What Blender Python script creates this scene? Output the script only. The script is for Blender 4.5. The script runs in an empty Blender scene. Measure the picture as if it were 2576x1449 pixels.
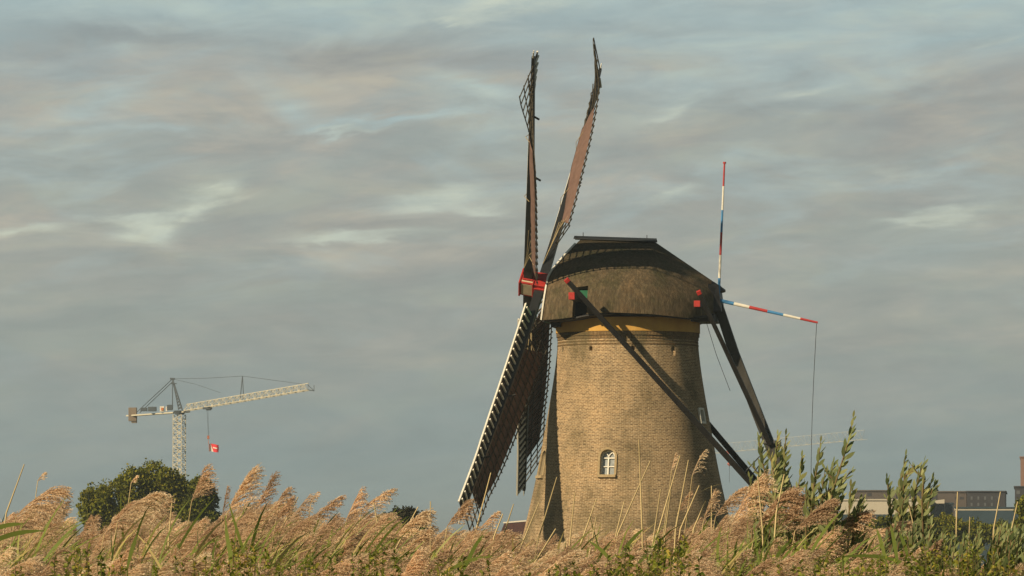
import bpy, math, random
import numpy as np
from mathutils import Vector, Matrix, noise as mnoise

R_ = math.radians
scene = bpy.context.scene
COL = scene.collection

# ------------------------------------------------------------------ camera
CZ = 3.0                      # eye height over the low meadow
FPX = 12800.0                 # focal length, in units of 1/2576 picture width
PITCH = math.atan((1390 - 724.5) / FPX)
cam = bpy.data.cameras.new('camera')
cam.sensor_width = 36
cam.lens = 36 * FPX / 2576
cam.clip_start = 0.5
cam.clip_end = 30000
co = bpy.data.objects.new('camera', cam)
co.location = (0, 0, CZ)
co.rotation_euler = (math.pi / 2 + PITCH, 0, 0)
COL.objects.link(co)
scene.camera = co

def P(px, py, Y):
    """a viewing direction of the photograph, taken out to distance Y"""
    u, v = px - 1288.0, 724.5 - py
    d = (u, FPX * math.cos(PITCH) - v * math.sin(PITCH), FPX * math.sin(PITCH) + v * math.cos(PITCH))
    k = Y / d[1]
    return np.array((d[0] * k, Y, CZ + d[2] * k))

# ------------------------------------------------------------------ light
SUN_AZ, SUN_EL = 47.5, 29.0   # degrees left of straight behind the camera; height
world = bpy.data.worlds.new('World')
scene.world = world
world.use_nodes = True
SUN_E = 5.0

def nd(nt, typ, **kw):
    n = nt.nodes.new(typ)
    for k, v in kw.items():
        if k.startswith('in_'):
            key = k[3:]
            n.inputs[int(key) if key.isdigit() else key].default_value = v
        else:
            setattr(n, k, v)
    return n

def ramp(nt, fac, stops, interp='LINEAR'):
    r = nt.nodes.new('ShaderNodeValToRGB')
    r.color_ramp.interpolation = interp
    el = r.color_ramp.elements
    while len(el) < len(stops):
        el.new(0.5)
    for e, (p, c) in zip(el, stops):
        e.position = p
        e.color = (c[0], c[1], c[2], 1) if hasattr(c, '__len__') else (c, c, c, 1)
    nt.links.new(fac, r.inputs[0])
    return r.outputs[0]

def mixc(nt, f, a, b, mode='MIX'):
    m = nt.nodes.new('ShaderNodeMix')
    m.data_type = 'RGBA'
    m.blend_type = mode
    for s, v in ((m.inputs[0], f), (m.inputs[6], a), (m.inputs[7], b)):
        if hasattr(v, 'links') or hasattr(v, 'is_linked'):
            nt.links.new(v, s)
        elif isinstance(v, (int, float)):
            s.default_value = v
        else:
            s.default_value = (v[0], v[1], v[2], 1)
    return m.outputs[2]

def mathn(nt, op, a, b=0.0, c=None):
    m = nt.nodes.new('ShaderNodeMath')
    m.operation = op
    for i, v in enumerate((a, b) if c is None else (a, b, c)):
        if hasattr(v, 'is_linked'):
            nt.links.new(v, m.inputs[i])
        else:
            m.inputs[i].default_value = v
    return m.outputs[0]

def build_world():
    nt = world.node_tree
    nt.nodes.clear()
    L = nt.links
    out = nd(nt, 'ShaderNodeOutputWorld')
    sky = nd(nt, 'ShaderNodeTexSky', sky_type='NISHITA')
    sky.sun_disc = False
    sky.sun_elevation = R_(SUN_EL)
    sky.sun_rotation = math.pi + R_(SUN_AZ)
    bg1 = nd(nt, 'ShaderNodeBackground', in_Strength=0.06)
    L.new(sky.outputs[0], bg1.inputs[0])
    tc = nd(nt, 'ShaderNodeTexCoord')
    sep = nd(nt, 'ShaderNodeSeparateXYZ')
    L.new(tc.outputs['Generated'], sep.inputs[0])
    x, y, z = sep.outputs
    hyp = mathn(nt, 'SQRT', mathn(nt, 'ADD', mathn(nt, 'MULTIPLY', x, x), mathn(nt, 'MULTIPLY', y, y)))
    az = mathn(nt, 'ARCTAN2', x, y)
    el = mathn(nt, 'ARCTAN2', z, hyp)
    # units: 1.0 = 1288 picture units (half the picture's width) of azimuth
    K = FPX / 1288.0
    U = mathn(nt, 'MULTIPLY', az, K)
    V = mathn(nt, 'MULTIPLY', el, K)      # 0 horizon .. ~1.08 top of the picture
    def noise_at(su, sv, off, detail=6, rough=0.55, dist=0.0, tilt=0.0):
        cb = nd(nt, 'ShaderNodeCombineXYZ')
        L.new(mathn(nt, 'MULTIPLY', U, su), cb.inputs[0])
        vv = mathn(nt, 'ADD', mathn(nt, 'MULTIPLY', V, sv), mathn(nt, 'MULTIPLY', U, tilt))
        L.new(vv, cb.inputs[1])
        cb.inputs[2].default_value = off
        n = nd(nt, 'ShaderNodeTexNoise', in_Scale=1.0, in_Detail=detail, in_Roughness=rough, in_Distortion=dist)
        L.new(cb.outputs[0], n.inputs['Vector'])
        return n.outputs[0]
    big = noise_at(1.1, 3.2, 3.1, 5, 0.55, 0.3, -0.25)
    mid = noise_at(2.2, 8.0, 7.7, 7, 0.60, 0.5, -0.7)
    fine = noise_at(6.0, 18.0, 1.3, 6, 0.6, 0.4, -1.5)
    soft = noise_at(0.9, 2.4, 11.9, 3, 0.5, 0.2, 0.2)
    base = ramp(nt, V, [(0.0, (0.270, 0.342, 0.345)), (0.2, (0.256, 0.322, 0.318)), (0.42, (0.302, 0.338, 0.312)),
                        (0.62, (0.332, 0.362, 0.330)), (0.85, (0.345, 0.382, 0.358)), (0.96, (0.365, 0.420, 0.412)), (1.0, (0.375, 0.48, 0.485))])
    # dull mauve-grey cloud sheets, growing upwards
    s1 = mathn(nt, 'ADD', mathn(nt, 'MULTIPLY', big, 0.45), mathn(nt, 'MULTIPLY', mid, 0.55))
    f1 = ramp(nt, s1, [(0.44, 0.0), (0.57, 1.0)])
    hgt = ramp(nt, V, [(0.12, 0.10), (0.45, 0.60), (0.7, 0.95), (0.93, 0.9), (1.04, 0.35)])
    cl = ramp(nt, mid, [(0.34, (0.285, 0.296, 0.288)), (0.50, (0.352, 0.352, 0.322)), (0.66, (0.430, 0.410, 0.352))])
    c2 = mixc(nt, mathn(nt, 'MULTIPLY', f1, hgt), base, cl)
    ragged = mathn(nt, 'ADD', mathn(nt, 'MULTIPLY', fine, 0.65), mathn(nt, 'MULTIPLY', mid, 0.5))
    def px(xp, yp): return ((xp - 1288) / 1288.0, (1390 - yp) / 1288.0)
    wob = mathn(nt, 'MULTIPLY', mathn(nt, 'SUBTRACT', mid, 0.5), 0.16)
    wob2 = mathn(nt, 'MULTIPLY', mathn(nt, 'SUBTRACT', big, 0.5), 0.35)
    def patches(lst):
        blobs = None
        for (xp, yp, rx, ry, tl, amp) in lst:
            u0, v0 = px(xp, yp)
            a = mathn(nt, 'ADD', mathn(nt, 'SUBTRACT', U, u0), wob2)
            b = mathn(nt, 'ADD', mathn(nt, 'SUBTRACT', mathn(nt, 'SUBTRACT', V, v0), mathn(nt, 'MULTIPLY', a, tl)), wob)
            a = mathn(nt, 'DIVIDE', a, rx / 1288.0)
            b = mathn(nt, 'DIVIDE', b, ry / 1288.0)
            q = mathn(nt, 'ADD', mathn(nt, 'MULTIPLY', a, a), mathn(nt, 'MULTIPLY', b, b))
            g = mathn(nt, 'MULTIPLY', mathn(nt, 'EXPONENT', mathn(nt, 'MULTIPLY', q, -0.7)), amp)
            blobs = g if blobs is None else mathn(nt, 'ADD', blobs, g)
        return mathn(nt, 'MINIMUM', blobs, 1.0)
    # pale-blue gaps in the upper sheet
    gaps = patches([(250, 235, 130, 24, .35, .8), (120, 320, 170, 12, 0, .5), (400, 315, 120, 14, 0, .5), (760, 235, 90, 40, -.5, .8), (900, 300, 120, 16, .1, .9),
                    (1060, 270, 120, 14, .2, .6), (1150, 200, 60, 16, 0, .6), (1170, 225, 90, 30, 0, 1.0), (1100, 30, 700, 34, 0, .7), (300, 20, 500, 26, 0, .7),
                    (1780, 110, 140, 46, -.2, .7), (1700, 195, 140, 18, .2, .6), (1680, 250, 110, 18, .3, .7), (2150, 180, 220, 26, .25, .6), (2450, 50, 220, 40, .2, .8),
                    (2060, 300, 90, 16, .3, .7), (1960, 545, 120, 22, .45, .55), (1400, 470, 200, 30, .1, .3), (2430, 430, 100, 16, .3, .5), (700, 120, 120, 16, -.3, .5),
                    (2200, 640, 160, 30, .1, .25), (330, 560, 200, 30, .1, .35)])
    mid2 = noise_at(2.6, 9.5, 21.3, 6, 0.58, 0.6, -0.5)
    sg = mathn(nt, 'MULTIPLY', ramp(nt, mid2, [(0.54, 0.0), (0.68, 0.75)]), ramp(nt, V, [(0.30, 0.12), (0.7, 0.7), (0.95, 1.0)]))
    c2 = mixc(nt, sg, c2, (0.385, 0.465, 0.455))
    c3 = mixc(nt, mathn(nt, 'MULTIPLY', gaps, ramp(nt, ragged, [(0.44, 0.15), (0.70, 1.0)])), c2, (0.395, 0.485, 0.475))
    # dim slate undersides
    dark = patches([(420, 85, 320, 22, -.05, .7), (1000, 100, 220, 30, .2, .6), (1200, 130, 260, 20, 0, .5), (60, 130, 200, 60, 0, .4), (470, 560, 260, 20, 0, .5), (900, 545, 160, 14, .1, .5),
                    (1700, 330, 300, 30, .2, .4), (2300, 250, 300, 26, .25, .5), (2380, 520, 200, 12, 0, .4), (1000, 700, 400, 40, 0, .3), (1650, 80, 200, 20, 0, .4)])
    c3 = mixc(nt, mathn(nt, 'MULTIPLY', dark, 0.8), c3, (0.275, 0.285, 0.275))
    # bright wisps where the sheet tears open
    wisp = patches([(520, 495, 85, 13, .05, 1.2), (430, 530, 60, 26, .5, 1.1), (350, 575, 60, 20, -.25, 1.2), (340, 553, 110, 7, 0, .7), (40, 563, 110, 11, 0, .9),
                    (900, 573, 115, 11, 0, 1.2), (790, 583, 70, 9, .1, .7), (1055, 485, 75, 15, .2, 1.2), (1170, 512, 60, 10, -.15, .8), (1180, 225, 50, 20, 0, .5),
                    (2360, 550, 90, 18, .15, 1.0), (2260, 570, 70, 12, 0, .7), (1720, 495, 60, 12, .2, .7), (2300, 450, 70, 10, 0, .5), (1250, 12, 150, 14, 0, .9),
                    (1130, 35, 70, 8, 0, .8), (890, 315, 70, 6, 0, .6), (2500, 105, 60, 10, .2, .7), (1980, 240, 60, 8, .2, .5), (1650, 265, 60, 8, .3, .5)])
    f3 = mathn(nt, 'MINIMUM', mathn(nt, 'MULTIPLY', wisp, ramp(nt, ragged, [(0.40, 0.1), (0.66, 1.0)])), 0.92)
    c3 = mixc(nt, f3, c3, (0.515, 0.565, 0.485))
    # faint mottling everywhere
    band = noise_at(3.6, 15.0, 31.7, 6, 0.62, 0.5, -0.6)
    bmix = ramp(nt, band, [(0.36, (0.90, 0.915, 0.935)), (0.50, (1.0, 1.0, 1.0)), (0.64, (1.12, 1.09, 1.03))])
    mot = ramp(nt, fine, [(0.3, 0.955), (0.7, 1.045)])
    c4 = mixc(nt, 1.0, c3, mot, 'MULTIPLY')
    c4 = mixc(nt, ramp(nt, V, [(0.1, 0.35), (0.6, 0.9), (1.0, 1.0)]), c4, mixc(nt, 1.0, c4, bmix, 'MULTIPLY'))
    # unseen sky overhead and behind dimmed to weaken the ambient light
    over = ramp(nt, el, [(0.14, 1.0), (0.5, 0.50), (1.0, 0.38)])
    behind = ramp(nt, y, [(0.0, 0.55), (0.75, 1.0)])
    c4 = mixc(nt, 1.0, c4, over, 'MULTIPLY')
    c4 = mixc(nt, 1.0, c4, behind, 'MULTIPLY')
    bg2 = nd(nt, 'ShaderNodeBackground', in_Strength=0.98)
    L.new(c4, bg2.inputs[0])
    mx = nd(nt, 'ShaderNodeMixShader')
    mx.inputs[0].default_value = 0.95
    L.new(bg1.outputs[0], mx.inputs[1])
    L.new(bg2.outputs[0], mx.inputs[2])
    L.new(mx.outputs[0], out.inputs[0])
build_world()

sun = bpy.data.lights.new('sun', 'SUN')
sun.energy = SUN_E
sun.angle = R_(0.7)
sun.color = (1.0, 0.80, 0.53)
so = bpy.data.objects.new('sun', sun)
SDIR = Vector((-math.sin(R_(SUN_AZ)) * math.cos(R_(SUN_EL)), -math.cos(R_(SUN_AZ)) * math.cos(R_(SUN_EL)), math.sin(R_(SUN_EL))))
so.rotation_euler = (-SDIR).to_track_quat('-Z', 'Y').to_euler()
so.location = (-60, -60, 80)
COL.objects.link(so)

scene.view_settings.view_transform = 'Standard'
scene.view_settings.look = 'None'
scene.view_settings.exposure = 0.14
scene.view_settings.gamma = 1.0

# ------------------------------------------------------------------ materials
def material(name, col=(0.5, 0.5, 0.5), rough=0.8, var=0.15, scale=4.0, spec=0.3, col2=None, bump=0.0, bscale=40.0, stretch=(1, 1, 1), metal=0.0):
    m = bpy.data.materials.new(name)
    m.use_nodes = True
    nt = m.node_tree
    b = nt.nodes['Principled BSDF']
    b.inputs['Roughness'].default_value = rough
    b.inputs['Specular IOR Level'].default_value = spec
    b.inputs['Metallic'].default_value = metal
    tc = nd(nt, 'ShaderNodeTexCoord')
    mp = nd(nt, 'ShaderNodeMapping')
    mp.inputs['Scale'].default_value = stretch
    nt.links.new(tc.outputs['Object'], mp.inputs[0])
    n = nd(nt, 'ShaderNodeTexNoise', in_Scale=scale, in_Detail=6.0, in_Roughness=0.6)
    nt.links.new(mp.outputs[0], n.inputs['Vector'])
    c2 = col2 if col2 else tuple(min(1, c * (1 + var)) for c in col)
    c1 = col if col2 else tuple(c * (1 - var) for c in col)
    c = ramp(nt, n.outputs[0], [(0.33, c1), (0.67, c2)])
    nt.links.new(c, b.inputs['Base Color'])
    if bump:
        n2 = nd(nt, 'ShaderNodeTexNoise', in_Scale=bscale, in_Detail=4.0)
        nt.links.new(mp.outputs[0], n2.inputs['Vector'])
        bp = nd(nt, 'ShaderNodeBump', in_Strength=bump, in_Distance=0.03)
        nt.links.new(n2.outputs[0], bp.inputs['Height'])
        nt.links.new(bp.outputs[0], b.inputs['Normal'])
    return m

def plant_material(name, c1, c2, c3=None, trans=0.3, rough=0.7, wob=2.5):
    """colour between c1 and c2 by the 'tint' stored per plant, patches of c3"""
    m = bpy.data.materials.new(name)
    m.use_nodes = True
    nt = m.node_tree
    nt.nodes.clear()
    out = nd(nt, 'ShaderNodeOutputMaterial')
    at = nd(nt, 'ShaderNodeAttribute', attribute_name='tint')
    oi = nd(nt, 'ShaderNodeObjectInfo')
    t = mathn(nt, 'ADD', at.outputs['Fac'], mathn(nt, 'MULTIPLY', mathn(nt, 'SUBTRACT', oi.outputs['Random'], 0.5), 0.35))
    c = ramp(nt, t, [(0.0, c1), (1.0, c2)] if c3 is None else [(0.0, c1), (0.6, c2), (1.0, c3)])
    g = nd(nt, 'ShaderNodeNewGeometry')
    n = nd(nt, 'ShaderNodeTexNoise', in_Scale=wob, in_Detail=3.0)
    nt.links.new(g.outputs['Position'], n.inputs['Vector'])
    f = ramp(nt, n.outputs[0], [(0.3, 0.75), (0.7, 1.2)])
    c = mixc(nt, 1.0, c, f, 'MULTIPLY')
    d = nd(nt, 'ShaderNodeBsdfPrincipled', in_Roughness=rough)
    d.inputs['Specular IOR Level'].default_value = 0.25
    nt.links.new(c, d.inputs['Base Color'])
    tr = nd(nt, 'ShaderNodeBsdfTranslucent')
    nt.links.new(c, tr.inputs[0])
    mx = nd(nt, 'ShaderNodeMixShader')
    mx.inputs[0].default_value = trans
    nt.links.new(d.outputs[0], mx.inputs[1])
    nt.links.new(tr.outputs[0], mx.inputs[2])
    nt.links.new(mx.outputs[0], out.inputs[0])
    return m

M = {}
M['black'] = material('tarred_black', (0.018, 0.018, 0.020), 0.55, 0.3, 6, 0.4)
M['dark'] = material('weathered_dark_wood', (0.030, 0.028, 0.026), 0.7, 0.35, 3, 0.3, stretch=(1, 1, .3))
M['spar'] = material('dark_painted_spar', (0.016, 0.018, 0.020), 0.5, 0.3, 2.0, 0.5)
M['white'] = material('white_paint', (0.72, 0.70, 0.62), 0.5, 0.08, 5)
M['rib'] = material('weathered_pale_paint', (0.78, 0.76, 0.66), 0.7, 0.2, 5)
M['batten'] = material('bare_lattice_wood', (0.055, 0.047, 0.032), 0.8, 0.3, 5)
M['cloth'] = material('red_brown_sailcloth', (0.17, 0.108, 0.088), 0.9, 0.14, 1.6, 0.1, stretch=(1, 1, 2))
M['rope'] = material('rope', (0.34, 0.27, 0.15), 0.9, 0.2, 10)
M['cable'] = material('thin_cable', (0.03, 0.03, 0.03), 0.6, 0.1, 10)
M['red'] = material('red_paint', (0.38, 0.024, 0.018), 0.55, 0.25, 4, 0.4)
M['cream'] = material('cream_panel', (0.50, 0.42, 0.30), 0.6, 0.10, 6)
M['green'] = material('green_paint', (0.02, 0.14, 0.07), 0.5, 0.12, 4)
M['iron'] = material('grey_iron', (0.075, 0.078, 0.08), 0.5, 0.2, 4, 0.5)
M['tailwood'] = material('grey_tail_wood', (0.042, 0.041, 0.036), 0.65, 0.35, 2.0, 0.3, stretch=(2, 2, .4))
M['brace'] = material('tarred_brace', (0.013, 0.012, 0.011), 0.6, 0.4, 2.0, 0.35, stretch=(2, 2, .4))
M['ochre'] = material('ochre_plaster', (0.60, 0.36, 0.085), 0.75, 0.12, 1.2, col2=(0.48, 0.27, 0.065), bump=.1)
M['stone'] = material('sandy_stone', (0.30, 0.225, 0.125), 0.85, 0.1, 8, col2=(0.42, 0.33, 0.19), bump=.2)
M['glass'] = material('old_window_glass', (0.30, 0.33, 0.34), 0.10, 0.3, 2, 0.7)
M['hole'] = material('dark_hollow', (0.012, 0.010, 0.008), 0.9, 0.2, 2)

def brick_material(name, cA, cB, mortar, bw=0.215, bh=0.068, dark=0.0):
    m = bpy.data.materials.new(name)
    m.use_nodes = True
    nt = m.node_tree
    L = nt.links
    b = nt.nodes['Principled BSDF']
    b.inputs['Roughness'].default_value = 0.9
    b.inputs['Specular IOR Level'].default_value = 0.15
    uv = nd(nt, 'ShaderNodeUVMap', uv_map='UVMap')
    br = nd(nt, 'ShaderNodeTexBrick', offset=0.5)
    L.new(uv.outputs[0], br.inputs['Vector'])
    br.inputs['Color1'].default_value = (*cA, 1)
    br.inputs['Color2'].default_value = (*cB, 1)
    br.inputs['Mortar'].default_value = (*mortar, 1)
    br.inputs['Scale'].default_value = 1.0
    br.inputs['Mortar Size'].default_value = 0.011
    br.inputs['Mortar Smooth'].default_value = 0.2
    br.inputs['Bias'].default_value = 0.0
    br.inputs['Brick Width'].default_value = bw
    br.inputs['Row Height'].default_value = bh
    # per-brick odd dark ones
    n0 = nd(nt, 'ShaderNodeTexNoise', in_Scale=7.0, in_Detail=5.0, in_Roughness=0.75)
    mp = nd(nt, 'ShaderNodeMapping')
    mp.inputs['Scale'].default_value = (1.0, 2.6, 1)
    L.new(uv.outputs[0], mp.inputs[0])
    L.new(mp.outputs[0], n0.inputs['Vector'])
    c = mixc(nt, 1.0, br.outputs['Color'], ramp(nt, n0.outputs[0], [(0.34, 0.45), (0.5, 1.0), (0.68, 1.4)]), 'MULTIPLY')
    n1 = nd(nt, 'ShaderNodeTexNoise', in_Scale=0.55, in_Detail=6.0, in_Roughness=0.65)
    L.new(uv.outputs[0], n1.inputs['Vector'])
    c = mixc(nt, 1.0, c, ramp(nt, n1.outputs[0], [(0.3, (0.52, 0.53, 0.48)), (0.48, (0.95, 0.95, 0.92)), (0.7, (1.22, 1.16, 1.06))]), 'MULTIPLY')
    # green-grey damp staining in runs
    n2 = nd(nt, 'ShaderNodeTexNoise', in_Scale=1.0, in_Detail=5.0, in_Roughness=0.6)
    mp2 = nd(nt, 'ShaderNodeMapping')
    mp2.inputs['Scale'].default_value = (0.9, 0.22, 1)
    L.new(uv.outputs[0], mp2.inputs[0])
    L.new(mp2.outputs[0], n2.inputs['Vector'])
    sep = nd(nt, 'ShaderNodeSeparateXYZ')
    L.new(uv.outputs[0], sep.inputs[0])
    low = ramp(nt, mathn(nt, 'DIVIDE', sep.outputs[1], 14.0), [(0.25, 0.75), (0.55, 0.25), (0.8, 0.2), (0.93, 0.7)])
    st = mathn(nt, 'MULTIPLY', ramp(nt, n2.outputs[0], [(0.42, 0.0), (0.64, 1.0)]), low)
    c = mixc(nt, st, c, (0.085, 0.078, 0.040))
    L.new(c, b.inputs['Base Color'])
    bp = nd(nt, 'ShaderNodeBump', in_Strength=0.6, in_Distance=0.02)
    L.new(mathn(nt, 'SUBTRACT', 1.0, br.outputs['Fac']), bp.inputs['Height'])
    L.new(bp.outputs[0], b.inputs['Normal'])
    return m
M['brick'] = brick_material('yellow_brown_brick', (0.185, 0.122, 0.068), (0.365, 0.250, 0.142), (0.53, 0.43, 0.290))
M['brick_head'] = brick_material('dark_header_brick', (0.10, 0.062, 0.032), (0.17, 0.105, 0.052), (0.36, 0.27, 0.15), bw=0.085, bh=0.30)

def thatch_material():
    m = bpy.data.materials.new('old_reed_thatch')
    m.use_nodes = True
    nt = m.node_tree
    L = nt.links
    b = nt.nodes['Principled BSDF']
    b.inputs['Roughness'].default_value = 0.95
    b.inputs['Specular IOR Level'].default_value = 0.1
    tc = nd(nt, 'ShaderNodeTexCoord')
    mp = nd(nt, 'ShaderNodeMapping')
    mp.inputs['Scale'].default_value = (1, 1, 0.25)
    L.new(tc.outputs['Object'], mp.inputs[0])
    n1 = nd(nt, 'ShaderNodeTexNoise', in_Scale=9.0, in_Detail=8.0, in_Roughness=0.75)
    L.new(mp.outputs[0], n1.inputs['Vector'])
    n2 = nd(nt, 'ShaderNodeTexNoise', in_Scale=0.9, in_Detail=5.0, in_Roughness=0.6)
    L.new(tc.outputs['Object'], n2.inputs['Vector'])
    c = ramp(nt, n1.outputs[0], [(0.3, (0.050, 0.040, 0.026)), (0.5, (0.092, 0.074, 0.048)), (0.70, (0.175, 0.138, 0.088))])
    c = mixc(nt, 1.0, c, ramp(nt, n2.outputs[0], [(0.32, (0.62, 0.72, 0.58)), (0.5, (1.0, 0.98, 0.94)), (0.68, (1.25, 1.12, 1.0))]), 'MULTIPLY')
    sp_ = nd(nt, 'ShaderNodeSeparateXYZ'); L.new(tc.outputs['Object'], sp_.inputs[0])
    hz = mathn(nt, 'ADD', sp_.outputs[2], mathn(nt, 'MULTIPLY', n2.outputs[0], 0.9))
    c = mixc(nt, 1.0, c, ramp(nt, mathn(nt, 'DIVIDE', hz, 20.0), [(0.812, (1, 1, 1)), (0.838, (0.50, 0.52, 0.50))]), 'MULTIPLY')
    L.new(c, b.inputs['Base Color'])
    n3 = nd(nt, 'ShaderNodeTexNoise', in_Scale=16.0, in_Detail=6.0, in_Roughness=0.7)
    L.new(mp.outputs[0], n3.inputs['Vector'])
    bp = nd(nt, 'ShaderNodeBump', in_Strength=0.55, in_Distance=0.06)
    L.new(n3.outputs[0], bp.inputs['Height'])
    L.new(bp.outputs[0], b.inputs['Normal'])
    return m
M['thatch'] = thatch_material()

# ------------------------------------------------------------------ object helpers
def tag(o, label=None, cat=None, group=None, kind=None):
    if label: o['label'] = label
    if cat: o['category'] = cat
    if group: o['group'] = group
    if kind: o['kind'] = kind
    return o

def empty(name, loc=(0, 0, 0), **kw):
    o = bpy.data.objects.new(name, None)
    o.location = loc
    o.empty_display_size = 0.3
    COL.objects.link(o)
    return tag(o, **kw)

class MB:
    def __init__(s):
        s.v, s.f = [], []
    def quad(s, a, b, c, d):
        n = len(s.v)
        s.v += [tuple(a), tuple(b), tuple(c), tuple(d)]
        s.f.append((n, n + 1, n + 2, n + 3))
    def hexa(s, pts):
        """8 points: bottom ring 0-3, top ring 4-7"""
        n = len(s.v)
        s.v += [tuple(p) for p in pts]
        for q in ((0, 3, 2, 1), (4, 5, 6, 7), (0, 1, 5, 4), (1, 2, 6, 5), (2, 3, 7, 6), (3, 0, 4, 7)):
            s.f.append(tuple(n + i for i in q))
    def box(s, c, sx, sy, sz, ax=None):
        c = np.array(c, float)
        X, Y, Z = ax if ax else (np.array((1., 0, 0)), np.array((0, 1., 0)), np.array((0, 0, 1.)))
        X, Y, Z = (np.array(k, float) for k in (X, Y, Z))
        p = []
        for dz in (-.5, .5):
            for dx, dy in ((-.5, -.5), (.5, -.5), (.5, .5), (-.5, .5)):
                p.append(c + X * sx * dx + Y * sy * dy + Z * sz * dz)
        s.hexa(p)
    def bar(s, a, b, w, h=None, up=(0, 0, 1), w2=None, h2=None):
        a, b = np.array(a, float), np.array(b, float)
        h = w if h is None else h
        w2 = w if w2 is None else w2
        h2 = h if h2 is None else h2
        d = b - a
        d /= np.linalg.norm(d)
        up = np.array(up, float)
        if abs(d @ up) > .98: up = np.array((1., 0, 0))
        X = np.cross(d, up); X /= np.linalg.norm(X)
        Z = np.cross(X, d)
        p = []
        for c, ww, hh in ((a, w, h), (b, w2, h2)):
            for dx, dy in ((-.5, -.5), (.5, -.5), (.5, .5), (-.5, .5)):
                p.append(c + X * ww * dx + Z * hh * dy)
        s.hexa(p)
    def tube(s, pts, rad, n=8, cap=True):
        pts = [np.array(p, float) for p in pts]
        if not hasattr(rad, '__len__'): rad = [rad] * len(pts)
        base = len(s.v)
        prev = None
        for i, p in enumerate(pts):
            d = pts[min(i + 1, len(pts) - 1)] - pts[max(i - 1, 0)]
            d /= (np.linalg.norm(d) + 1e-9)
            if prev is None:
                u = np.cross(d, (0, 0, 1.) if abs(d[2]) < .9 else (1., 0, 0))
            else:
                u = prev - d * (prev @ d)
            u /= np.linalg.norm(u); prev = u
            w = np.cross(d, u)
            for k in range(n):
                t = 2 * math.pi * k / n
                s.v.append(tuple(p + rad[i] * (u * math.cos(t) + w * math.sin(t))))
        for i in range(len(pts) - 1):
            for k in range(n):
                a, b = base + i * n + k, base + i * n + (k + 1) % n
                s.f.append((a, b, b + n, a + n))
        if cap:
            s.f.append(tuple(base + k for k in range(n))[::-1])
            s.f.append(tuple(base + (len(pts) - 1) * n + k for k in range(n)))
    def build(s, name, mat, parent=None, smooth=False, bevel=0.0):
        me = bpy.data.meshes.new(name)
        me.from_pydata(s.v, [], s.f)
        me.materials.append(mat)
        if smooth:
            me.shade_smooth()
        o = bpy.data.objects.new(name, me)
        COL.objects.link(o)
        if parent is not None:
            o.parent = parent
            # vertices are given in world space: undo the parents' offsets
            off = Vector((0, 0, 0)); p = parent
            while p is not None:
                off += p.location; p = p.parent
            me.transform(Matrix.Translation(-off))
        if bevel:
            bm = o.modifiers.new('bevel', 'BEVEL'); bm.width = bevel; bm.segments = 2; bm.limit_method = 'ANGLE'
        return o

def npmesh(name, V, F, mats, tint=None, midx=None):
    me = bpy.data.meshes.new(name)
    V = np.asarray(V, np.float32); F = np.asarray(F, np.int32)
    me.vertices.add(len(V)); me.vertices.foreach_set('co', V.ravel())
    me.loops.add(F.size); me.loops.foreach_set('vertex_index', F.ravel())
    me.polygons.add(len(F))
    me.polygons.foreach_set('loop_start', np.arange(0, F.size, 4, dtype=np.int32))
    for m in mats: me.materials.append(m)
    if midx is not None:
        me.polygons.foreach_set('material_index', np.asarray(midx, np.int32))
    if tint is not None:
        at = me.attributes.new('tint', 'FLOAT', 'POINT')
        at.data.foreach_set('value', np.asarray(tint, np.float32))
    me.update(calc_edges=True)
    return me

def link(name, me, parent=None, loc=(0, 0, 0)):
    o = bpy.data.objects.new(name, me)
    o.location = loc
    COL.objects.link(o)
    if parent is not None: o.parent = parent
    return o

# ------------------------------------------------------------------ ground
def ground_z(x, y):
    """a low dyke under the camera and the reeds, falling to the flat polder"""
    t = min(max((y - 46) / 26.0, 0), 1)
    t = t * t * (3 - 2 * t)
    near = 1.45 + 0.10 * mnoise.noise((x * .25, y * .25, 0))
    return near * (1 - t)

def build_ground():
    ys = sorted(set([-300, -100, -40] + list(range(-20, 90, 2)) + [100, 120, 150, 200, 260, 350, 500, 800, 1300, 2200, 4000, 8000, 16000]))
    xs = sorted(set([-16000, -6000, -2500, -1000, -500, -250, -120, -70] + list(range(-40, 41, 2)) + [70, 120, 250, 500, 1000, 2500, 6000, 16000]))
    V = [(x, y, ground_z(x, y) if y > -60 else 1.45) for y in ys for x in xs]
    n = len(xs)
    F = [(j * n + i, j * n + i + 1, (j + 1) * n + i + 1, (j + 1) * n + i) for j in range(len(ys) - 1) for i in range(n - 1)]
    m = material('meadow_ground', (0.060, 0.070, 0.022), 0.95, 0.3, 0.35, 0.1, col2=(0.115, 0.095, 0.040), bump=.5, bscale=6)
    me = npmesh('ground', V, F, [m])
    me.shade_smooth()
    o = link('ground', me)
    tag(o, kind='structure')
build_ground()

# ------------------------------------------------------------------ the windmill
AX, AY = 5.2, 228.0
PSI, TAU = R_(7.9), R_(10.3)
Fv = np.array((-math.cos(PSI), math.sin(PSI), 0.0))       # the way the mill faces (left, slightly away)
Hv = np.array((math.sin(PSI), math.cos(PSI), 0.0))        # sideways, away from the camera
def Lc(a, l, z):
    """mill coordinates: a forward, l sideways towards the camera, z up"""
    return np.array((AX, AY, 0.0)) + Fv * a - Hv * l + np.array((0, 0, z))
MAX = (Fv, -Hv, np.array((0, 0, 1.)))

mill = empty('windmill', (AX, AY, 0),
             label='tall round brick windmill with dark thatched cap and four long sails, behind the reeds', cat='windmill')

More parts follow.
